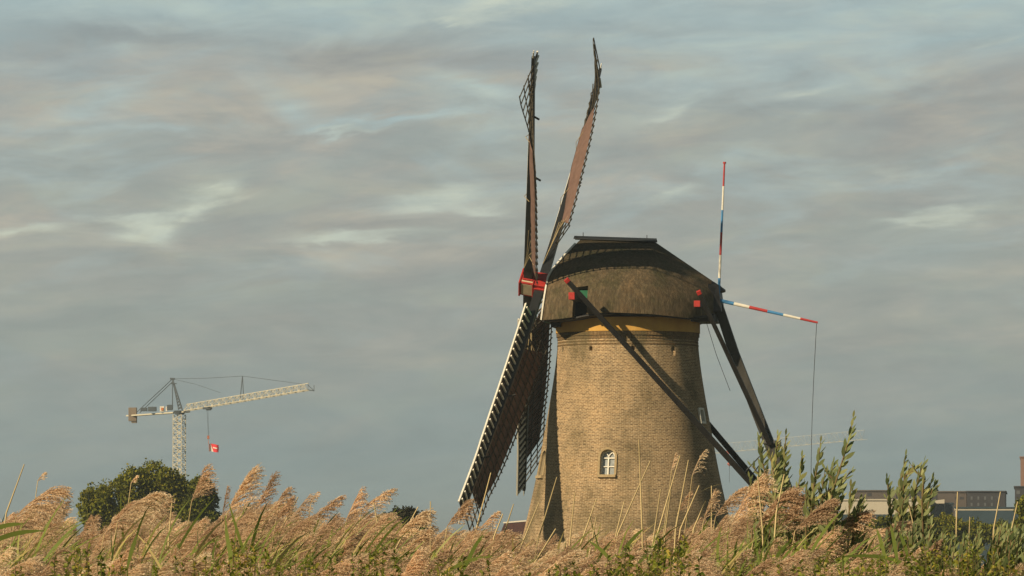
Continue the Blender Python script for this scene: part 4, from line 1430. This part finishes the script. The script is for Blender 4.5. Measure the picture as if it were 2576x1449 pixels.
# shorter leafy growth filling the bed low down
for i in range(6500):
    Y = rb.uniform(23.5, 38); px_ = rb.uniform(-420, 3000)
    sk = lerp_tab(SKY, px_)
    top = P(px_, sk + 48 + 110 * rb.uniform(), Y)
    p = top - np.array((rb.uniform(0, .15), 0, rb.uniform(.15, .35)))
    a = rb.normal(.0, 1.0)
    leaf_geom(stuff, rb, p, (math.cos(a), math.sin(a), rb.uniform(.6, 2.4)), rb.uniform(.25, .45), rb.uniform(.005, .0095),
              float(rb.choice([.05, .25, .45, .6, .95], p=[.25, .25, .2, .12, .18])), 2, droop=rb.uniform(.3, 1.6), n=5)
tag(link('reed_bed', stuff.mesh('reed_bed', [PLUME, STRAW, RLEAF])), 'dense mass of tan plumed reeds and green reed leaves across the foreground', 'reeds', kind='stuff')

# --- reeds that stand out one by one against the sky or the mill
def lone_reed(base, tip, Y, label, droop=.25, full=1.0, tint=.5, dens=1.0, name='reed', foot=None, leaves=2, seed=0):
    """base/tip: foot and point of the plume in the picture"""
    rng = np.random.default_rng(seed + int(tip[0]) * 7 + int(tip[1]))
    b, t = P(*base, Y), P(*tip, Y)
    if foot is None: foot = (base[0] - .30 * (tip[0] - base[0]) - 25, 0)
    gx = P(foot[0], 1390, Y)[0]
    root = np.array((gx - .10, Y + rng.uniform(-.1, .1), ground_z(gx, Y) - .02))
    o = empty(name, tuple(root), label=label, cat='reed', group='tall reeds standing out above the bed')
    st = NB(); mid = root + (b - root) * .55 + np.array((-.04, 0, .03)); stem_geom(st, [root - root, (root + mid) / 2 - root, mid - root, b - root], .0050, .0024, rng.uniform(.3, .9), 0)
    link('stem', st.mesh('stem', [STRAW]), o)
    pm = NB(); plume_geom(pm, rng, b - root, t - root, droop, full, tint=tint, dens=dens); link('plume', pm.mesh('plume', [PLUME]), o)
    for k in range(leaves):
        l = NB(); s = rng.uniform(.5, .86); p = (mid - root) * (1 - s) * 0 + (b - root) * s
        a = rng.normal(0, .8)
        leaf_geom(l, rng, p, (math.cos(a), math.sin(a), rng.uniform(.6, 1.8)), rng.uniform(.3, .45), rng.uniform(.005, .008), rng.choice([.2, .4, .9]), 0, droop=rng.uniform(.4, 1.5))
        link('leaf', l.mesh('leaf', [RLEAF]), o)
    return o
lone = [
 ((40, 1300), (150, 1240), 26, 'big drooping tan plume at the far left, blown flat to the right', .9, 1.5, .65, 1.5),
 ((30, 1318), (140, 1275), 27, 'second drooping plume just under the big one at the far left', .8, 1.3, .45, 1.2),
 ((134, 1312), (168, 1262), 29, 'small dusky pink plume right of the far-left clump', .2, .9, .15, .8),
 ((296, 1312), (398, 1246), 26, 'bright drooping plume with separate strands in front of the big dark tree', .9, 1.4, .9, 1.2),
 ((262, 1345), (330, 1268), 27, 'rounded pinkish plume low in front of the big dark tree', .7, 1.4, .35, 1.3),
 ((372, 1330), (424, 1256), 28, 'plume with a hooked tip right of the bright drooping one', .5, 1.0, .6, 1.0),
 ((482, 1262), (516, 1176), 29, 'tall pointed plume in front of the smaller dark tree', .25, 1.15, .7, 1.2),
 ((572, 1290), (634, 1184), 28, 'tallest full plume right of the dark trees', .2, 1.25, .6, 1.5),
 ((560, 1295), (572, 1222), 29, 'thin dark pointed plume beside the tallest one', .05, .5, .1, .6),
 ((642, 1285), (691, 1192), 28, 'slim plume with a dark left edge, right of the tallest one', .15, .8, .35, 1.1),
 ((668, 1315), (722, 1228), 28, 'orange-tan plume fourth in the row right of the dark trees', .2, 1.0, .4, 1.2),
 ((694, 1310), (732, 1252), 27, 'short plume nestled beside the orange-tan one', .2, 1.0, .4, 1.0),
 ((732, 1310), (780, 1245), 29, 'grey-tan plume with a green stem in the row right of the dark trees', .3, 1.0, .5, .9),
 ((782, 1312), (860, 1250), 28, 'long plume bent to the right near the clear patch of sky', .35, .9, .55, 1.2),
 ((783, 1262), (800, 1236), 30, 'tiny pale plume on a thin tall stem against the sky', .3, .8, .95, .3),
 ((872, 1306), (908, 1230), 28, 'upright plume left of the low round bush', .15, 1.0, .45, 1.1),
 ((910, 1282), (986, 1232), 28, 'plume pointing right just left above the low round bush', .3, 1.0, .6, 1.1),
 ((985, 1360), (1068, 1288), 26, 'full tan plume in front of the low round bush', .35, 1.3, .7, 1.4),
 ((1015, 1395), (1085, 1330), 26, 'plume just below the full tan plume by the round bush', .4, 1.1, .5, 1.2),
 ((1125, 1325), (1176, 1262), 28, 'plume touching the tip of the near lower sail', .4, 1.2, .5, 1.2),
 ((1205, 1335), (1252, 1288), 29, 'pale plume right of the sail tip against the sky', .4, 1.0, .7, .9),
 ((1840, 1325), (1916, 1204), 27, 'high arching tan plume right of the tower foot', .8, 1.2, .85, 1.5),
 ((1800, 1300), (1870, 1232), 29, 'soft plume between the tower foot and the high arching plume', .7, 1.3, .6, 1.3),
 ((1900, 1330), (1985, 1240), 27, 'broad plume under the left willow shoots', .6, 1.5, .4, 1.6),
 ((1950, 1345), (2020, 1250), 27, 'second broad plume under the left willow shoots', .6, 1.3, .5, 1.4),
 ((2000, 1335), (2086, 1264), 26, 'dark tan plume pointing right, below the tallest willow shoot', .3, 1.3, .45, 1.7),
 ((2065, 1345), (2176, 1292), 27, 'long pinkish plume lying to the right below the cream hall', .35, 1.3, .45, 1.6),
 ((2205, 1345), (2282, 1318), 27, 'plume below the cream hall with a rounded top', .7, 1.4, .75, 1.3),
 ((2205, 1400), (2240, 1345), 27, 'drooping pink plume under the rounded one', .7, 1.3, .3, 1.2),
 ((2322, 1400), (2362, 1360), 26, 'small brown plume alone among the dark willow leaves', .4, 1.1, .25, 1.0),
 ((1690, 1182), (1700, 1140), 29, 'thin faint plume high against the lower brick wall', .3, .5, .7, .4),
 ((1742, 1195), (1772, 1134), 28, 'combed pale plume on a tall stem against the shaded brick', .5, .75, .95, .45),
 ((1705, 1290), (1735, 1240), 29, 'brownish plume low against the right of the tower', .5, .9, .4, .8),
 ((1770, 1310), (1800, 1235), 28, 'plume at the lower right edge of the tower', .5, .8, .5, .9),
 ((95, 1210), (112, 1188), 30, 'faint small plume on a thin stem at the far left', .2, .9, .8, .4),
 ((330, 1215), (345, 1198), 30, 'thin pale reed tip in front of the top of the big dark tree', .6, .6, .9, .3),
]
for (b, t, Y, lab, dr, fu, ti, de) in lone:
    lone_reed(b, t, Y, lab, dr, fu, ti, de)

# bare, broken-off straw stems
bare = [((1607, 1106), (1616, 1345), 'tallest bare reed stem, upright against the wall right of the lower window'),
  ((1636, 1159), (1554, 1343), 'bare reed stem slanting right, just right of the tallest upright one'),
  ((1711, 1146), (1636, 1404), 'long bare reed stem slanting right across the wall above the tower foot'),
  ((1732, 1157), (1700, 1330), 'bare reed stem against the shaded wall, next right of the long slanting one'),
  ((1759, 1221), (1712, 1330), 'short bare reed stem against the shaded right wall, below the combed plume'),
  ((1401, 1200), (1350, 1370), 'bare reed stem slanting right against the wall left of the lower window'),
  ((1356, 1264), (1300, 1400), 'bare reed stem slanting over the dark shadow strip at the left wall'),
  ((1235, 1189), (1181, 1397), 'tall bare reed stem crossing the tip of the near lower sail'),
  ((1446, 1240), (1430, 1400), 'nearly upright bare reed stem against the wall below and left of the window'),
  ((1501, 1254), (1460, 1370), 'bare reed stem leaning right straight below the lower window'),
  ((1083, 1261), (1083, 1415), 'upright bare reed stem right of the low round bush'),
  ((1052, 1275), (959, 1447), 'long bare reed stem slanting right across the low round bush'),
  ((1072, 1300), (985, 1440), 'second bare reed stem slanting across the bush, right of the long one'),
  ((1265, 1293), (1243, 1350), 'short bare reed stem in front of the outhouse roof, left one'),
  ((1292, 1268), (1262, 1360), 'pale bare reed stem against the sky above the outhouse roof'),
  ((61, 1168), (16, 1290), 'tall pale bare reed stem slanting right at the far left'),
  ((1906, 1196), (1918, 1330), 'bare reed stem leaning left over the high arching plume'),
  ((1973, 1193), (1953, 1290), 'bare reed stem rising among the left willow shoots'),
  ((2286, 1272), (2326, 1430), 'long bare reed stem leaning left across the pair of bushy willow shoots'),
  ((2517, 1237), (2500, 1330), 'bare reed stem in front of the right end of the dark slate block'),
  ((2409, 1237), (2406, 1320), 'upright bare reed stem in front of the grey-brown block'),
    ((2560, 1262), (2530, 1400), 'bare reed stem slanting right near the right edge of the picture'),
  ((940, 1265), (965, 1400), 'bare reed stem leaning left at the left side of the low round bush'),
  ((1570, 1262), (1536, 1400), 'bare reed stem slanting right between the window and the tallest bare stem'),
  ((1662, 1230), (1640, 1380), 'bare reed stem nearly upright, low on the middle of the wall'),
  ((1790, 1222), (1790, 1330), 'bare reed stem standing before the dark right edge of the tower'),
  ((1398, 1330), (1330, 1440), 'low bare reed stem slanting right below the dark shadow strip'),
  ((750, 1250), (705, 1335), 'bare reed stem among the row of plumes right of the dark trees'),
  ((432, 1265), (424, 1360), 'bare reed stem standing before the right half of the big dark tree'),
  ((1775, 1260), (1745, 1330), 'short bare reed stem slanting beside the low brownish plume'),
  ((1500, 1300), (1478, 1420), 'short bare reed stem low in front of the tower foot, under the window'),
  ((1690, 1215), (1672, 1350), 'bare reed stem leaning slightly right below the thin faint plume'),
  ((2440, 1300), (2436, 1400), 'bare reed stem under the left half of the white roof band')]
for i, (t, f0, lab) in enumerate(bare):
    rng = np.random.default_rng(900 + i)
    Y = 26 + 3.0 * rng.uniform()
    a, b = P(*t, Y), P(*f0, Y)
    d = a - b
    kz = (b[2] - ground_z(b[0], Y)) / max(d[2], .05)
    root = b - d * kz * .35; root[2] = ground_z(root[0], Y) - .02
    o = empty('bare_reed', tuple(root), label=lab, cat='reed', group='bare reed stems without plumes')
    st = NB(); stem_geom(st, [root - root, (root * .5 + b * .5) - root, b - root, (a + b) / 2 - root, a - root], .0062, .0030, .95, 0)
    link('stem', st.mesh('stem', [STRAW]), o)

# --- willow shoots
def willow(label, shoots, Y, lsz=.062, seed=0, tint=.45, name='willow_shrub'):
    rng = np.random.default_rng(seed)
    root = P(np.mean([s[-1][0] for s in shoots]), 1390, Y); root[2] = ground_z(root[0], Y) - .02
    o = empty(name, tuple(root), label=label, cat='shrub', group=None)
    extra = []
    for sh in shoots:
        if name != 'willow_shrub': break
        for t_ in (.38, .60, .85):
            if rng.uniform() < .55: continue
            n_ = (len(sh) - 1) * t_; i_ = int(n_); f_ = n_ - i_
            bx = sh[i_][0] * (1 - f_) + sh[min(i_ + 1, len(sh) - 1)][0] * f_
            by = sh[i_][1] * (1 - f_) + sh[min(i_ + 1, len(sh) - 1)][1] * f_
            sx = rng.choice([-1, 1]) * rng.uniform(10, 34); sy = rng.uniform(18, 52)
            extra.append([(bx + sx, by - sy), (bx + sx * .55, by - sy * .45), (bx, by)])
    for sh in list(shoots) + extra:
        pts = [P(x, y, Y + rng.uniform(-.25, .25) * 0) for x, y in sh]
        yo = rng.uniform(-.35, .35)
        pts = [p + np.array((0, yo, 0)) for p in pts]
        if len(sh) > 2 and sh in extra:
            pts.append(pts[-1] + np.array((-.01, 0, -.12)))
        pts.append(pts[-1] * .35 + root * .65 + np.array((rng.normal(0, .1), 0, .25)) ); pts.append(root)
        pts = [p - root for p in pts]
        # smooth resample
        seg = []
        for a, b in zip(pts, pts[1:]):
            for t in np.linspace(0, 1, 6, endpoint=False): seg.append(a * (1 - t) + b * t)
        seg.append(pts[-1]); seg = np.array(seg[::-1])
        st = NB(); stem_geom(st, list(seg[::2]) + [seg[-1]], .008, .002, .5, 0)
        link('stem', st.mesh('stem', [TWIG]), o)
        lf = NB()
        dist = np.concatenate([[0], np.cumsum(np.linalg.norm(np.diff(seg, axis=0), axis=1))])
        tot = dist[-1]; lo = max(0, tot - 1.05)
        pos = tot; k = 0
        while pos > lo:
            i = min(np.searchsorted(dist, pos), len(seg) - 1); i = max(i, 1)
            f_ = (pos - dist[i - 1]) / max(dist[i] - dist[i - 1], 1e-6)
            p = seg[i - 1] * (1 - f_) + seg[i] * f_
            ax = unit(seg[i] - seg[i - 1])
            a = k * 2.4 + rng.normal(0, .3)
            o1 = unit(np.cross(ax, (0, 1, .01))); o2 = np.cross(ax, o1)
            out = o1 * math.cos(a) + o2 * math.sin(a)
            fromtop = (tot - pos)
            spread = min(.25 + fromtop * 2.2, 1.2)
            d = unit(ax * .75 + out * (spread * .95 + .1) + np.array((.26, 0, .05)))
            ln = lsz * 1.0 * rng.uniform(.75, 1.2) * (0.6 + min(fromtop * 3, .45))
            n = 4
            q = [p]
            dd = d
            for j in range(n):
                dd = unit(dd + np.array((.04, 0, .10))); q.append(q[-1] + dd * ln / n)
            side = unit(np.cross(d, unit(rng.normal(size=3) * .8 + np.array((-.4, -1., .5)))))
            V, F = ribbon(np.array(q), ln * .16 * np.array((.15, .8, 1, .75, .05)), side)
            lf.add(V, F, np.clip(tint + rng.normal(0, .2), 0, 1), 0)
            pos -= rng.uniform(.009, .018); k += 1
        link('foliage', lf.mesh('foliage', [WLEAF]), o)
    return o
willow('willow shoots with grey-green leaves in front of the tail pole, left of the tallest shoot',
       [[(1910, 1098), (1918, 1150), (1932, 1212), (1945, 1290)], [(1956, 1095), (1952, 1160), (1950, 1230), (1955, 1290)],
        [(1982, 1093), (1978, 1160), (1982, 1227), (1980, 1290)], [(2008, 1153), (2004, 1200), (1998, 1240), (1990, 1300)],
        [(1890, 1200), (1900, 1240), (1920, 1300)], [(1935, 1160), (1945, 1215), (1955, 1300)]], 27.5, seed=1, tint=.62)
willow('tallest willow shoots with a leaning leafy spire, right of the windmill',
       [[(2136, 1055), (2128, 1100), (2110, 1160), (2085, 1240), (2070, 1310)], [(2058, 1115), (2052, 1165), (2042, 1215), (2035, 1290)],
        [(2137, 1186), (2112, 1215), (2090, 1262), (2075, 1320)], [(2095, 1165), (2085, 1220), (2070, 1290)], [(2020, 1220), (2030, 1260), (2040, 1310)],
        [(2118, 1240), (2100, 1275), (2085, 1325)], [(2075, 1190), (2066, 1240), (2060, 1310)]], 27.0, seed=2, tint=.42)
willow('single small willow twig before the left end of the cream hall',
       [[(2145, 1224), (2143, 1262), (2140, 1310)], [(2168, 1262), (2160, 1285), (2150, 1320)]], 27.3, lsz=.075, seed=3, tint=.5)
willow('pair of bushy willow shoots in front of the middle of the far buildings',
       [[(2290, 1144), (2282, 1190), (2272, 1230), (2280, 1300)], [(2328, 1162), (2316, 1200), (2304, 1240), (2296, 1310)],
        [(2344, 1220), (2334, 1250), (2322, 1300)], [(2226, 1204), (2230, 1240), (2240, 1320)], [(2262, 1240), (2266, 1280), (2272, 1330)],
        [(2310, 1260), (2304, 1300), (2300, 1340)]], 27.4, seed=4, tint=.5)
for i, (x0, x1, y0, lab) in enumerate([(2215, 2330, 1318, 'low dark willow thicket under the pair of bushy shoots'), (2330, 2440, 1314, 'dark willow thicket below the blue glass pavilion'),
                                  (2430, 2540, 1318, 'dark willow thicket near the right corner of the picture'), (2520, 2640, 1318, 'dark willow thicket at the right edge of the picture')]):
    rng = np.random.default_rng(60 + i)
    sh = []
    for k in range(15):
        x = rng.uniform(x0, x1); y = y0 + rng.uniform(0, 60)
        sh.append([(x + 10, y), (x + 3, y + 45), (x, y + 85)])
    willow(lab, sh, 26.2 + .3 * i, seed=70 + i, tint=.38, name='willow_thicket')

# --- leafy weeds along the bottom, nearer than the reeds
def weed_bag(rng, H=.9):
    nb = NB()
    top = np.array((rng.uniform(.0, .12), rng.uniform(-.05, .05), H))
    stem_geom(nb, [(0, 0, 0), top * (.3, .3, .5), top], .004, .0015, .3, 1)
    for k in range(70):
        s = 1 - rng.uniform() ** 1.1 * .42
        p = top * np.array((s ** 1.5, s, s))
        a = rng.uniform(0, 6.28)
        d = unit(np.array((math.cos(a) + .25, math.sin(a), rng.uniform(-.1, .9))))
        ln = rng.uniform(.018, .042) * (1.5 - .75 * (s - .5) * 2)
        q = np.array([p + d * ln * t + np.array((0, 0, -.25 * ln * t * t)) for t in np.linspace(0, 1, 5)])
        side = unit(np.cross(d, (0, 0, 1.)) + rng.normal(size=3) * .4)
        V, F = ribbon(q, ln * .22 * np.array((.15, .9, 1, .6, .03)), side)
        nb.add(V, F, np.clip(rng.normal(.42, .22), 0, 1), 0)
    return nb.arrays()
rw = np.random.default_rng(31)
WP = [weed_bag(rw) for _ in range(10)]
GREENY = [(-200, 1400), (0, 1400), (120, 1425), (250, 1400), (330, 1415), (520, 1390), (600, 1372), (700, 1405), (820, 1385), (900, 1350), (960, 1372), (1050, 1400), (1150, 1385),
          (1220, 1395), (1300, 1415), (1400, 1412), (1480, 1395), (1550, 1375), (1640, 1385), (1710, 1360), (1760, 1375), (1850, 1400), (1930, 1395), (2050, 1405), (2160, 1390),
          (2220, 1380), (2300, 1370), (2420, 1365), (2576, 1375), (2800, 1380)]
wd = NB()
for i in range(1400):
    Y = rw.uniform(20, 25.2); x = rw.uniform(-260, 2840)
    cl_ = mnoise.noise((x * .011, 7.7, Y * .3))
    if cl_ < -.02 and rw.uniform() < .75: continue
    y = lerp_tab(GREENY, x) + 8 + 85 * rw.uniform() ** .8 - 75 * max(cl_, 0)
    top = P(x, y, Y); gz = ground_z(top[0], Y)
    sc = min((top[2] - gz) / .9, 1.9)
    rot = rw.uniform(0, 6.28); c, s = math.cos(rot) * .8, math.sin(rot) * .8
    Mx = np.array(((c, -s, 0), (s, c, 0), (0, 0, sc)))
    wd.addbag(WP[int(rw.integers(10))], Mx, np.array((top[0], Y, gz)), float(rw.normal(0, .12) + .25 * mnoise.noise((x * .012, 3.3, 0))))
tag(link('weeds', wd.mesh('weeds', [WEED, TWIG])), 'low green and yellowing leafy weeds along the bottom of the picture', 'weeds', kind='stuff')

# near broad reed leaves low down, one by one
bl = [((-60, 1385), (110, 1335), 17, 'broad green reed leaf crossing the lower left corner'), ((-40, 1345), (60, 1318), 18, 'second broad green leaf at the left edge, above the corner leaf'),
      ((585, 1440), (566, 1330), 22, 'upright pale green leaf blade right of the dark trees'), ((320, 1430), (345, 1345), 22, 'upright green leaf blade below the big dark tree'),
      ((1165, 1440), (1215, 1345), 22, 'dark green twisting leaf blade left of the tower foot'), ((1110, 1447), (1240, 1400), 22, 'green leaf blade lying to the right near the bottom, left of the tower'),
      ((1560, 1440), (1480, 1360), 23, 'green leaf blade below the left part of the tower'), ((1590, 1445), (1650, 1370), 23, 'green leaf blade below the middle of the tower'),
      ((2230, 1420), (2205, 1330), 23, 'tall light green leaf blade below the cream hall'), ((2260, 1430), (2240, 1320), 23, 'longest light green leaf blade below the cream hall'),
      ((2290, 1420), (2262, 1340), 23, 'light green leaf blade right of the longest one'), ((1930, 1440), (1990, 1360), 23, 'leaf blade below the left willow shoots'),
      ((2120, 1400), (2330, 1440), 22, 'light green leaf blade lying flat near the bottom right'), ((1560, 1400), (1620, 1330), 24, 'yellow-green leaf blade in the reeds below the tower')]
for i, (b, t, Y, lab) in enumerate(bl):
    rng = np.random.default_rng(400 + i)
    a, c = P(*b, Y), P(*t, Y)
    gz = ground_z(a[0], Y)
    root = np.array((a[0], Y, gz))
    o = empty('reed_shoot', tuple(root), label=lab, cat='reed', group='broad green leaf blades in the foreground')
    st = NB(); stem_geom(st, [root - root, (a - root) * .5 + np.array((.02, 0, 0)), a - root], .004, .003, .2, 0); link('stem', st.mesh('stem', [RLEAF]), o)
    l = NB()
    d = c - a; n = 9; ln = np.linalg.norm(d)
    u = np.linspace(0, 1, n)
    q = np.array([a - root + d * x + np.array((0, 0, 1.)) * ln * .08 * math.sin(math.pi * x) for x in u])
    side = unit(np.cross(unit(d), (0.1, 1., .35)))
    V, F = ribbon(q, .0085 * np.clip(np.sin(np.pi * (u * .92 + .07)) ** .6, .03, 1), side)
    l.add(V, F, rng.uniform(.2, .5), 0); link('leaf', l.mesh('leaf', [RLEAF]), o)

# ------------------------------------------------------------------ the air
def build_haze():
    mb = MB()
    mb.box((0, 7850, 20.5), 32200, 16500, 43)
    m = bpy.data.materials.new('thin_haze'); m.use_nodes = True
    nt = m.node_tree; nt.nodes.clear()
    out = nd(nt, 'ShaderNodeOutputMaterial')
    v = nd(nt, 'ShaderNodeVolumePrincipled')
    v.inputs['Color'].default_value = (0.68, 0.80, 0.86, 1)
    v.inputs['Density'].default_value = HAZE
    v.inputs['Anisotropy'].default_value = 0.2
    nt.links.new(v.outputs[0], out.inputs['Volume'])
    o = mb.build('haze', m)
    tag(o, kind='stuff')
HAZE = 0.00020
build_haze()
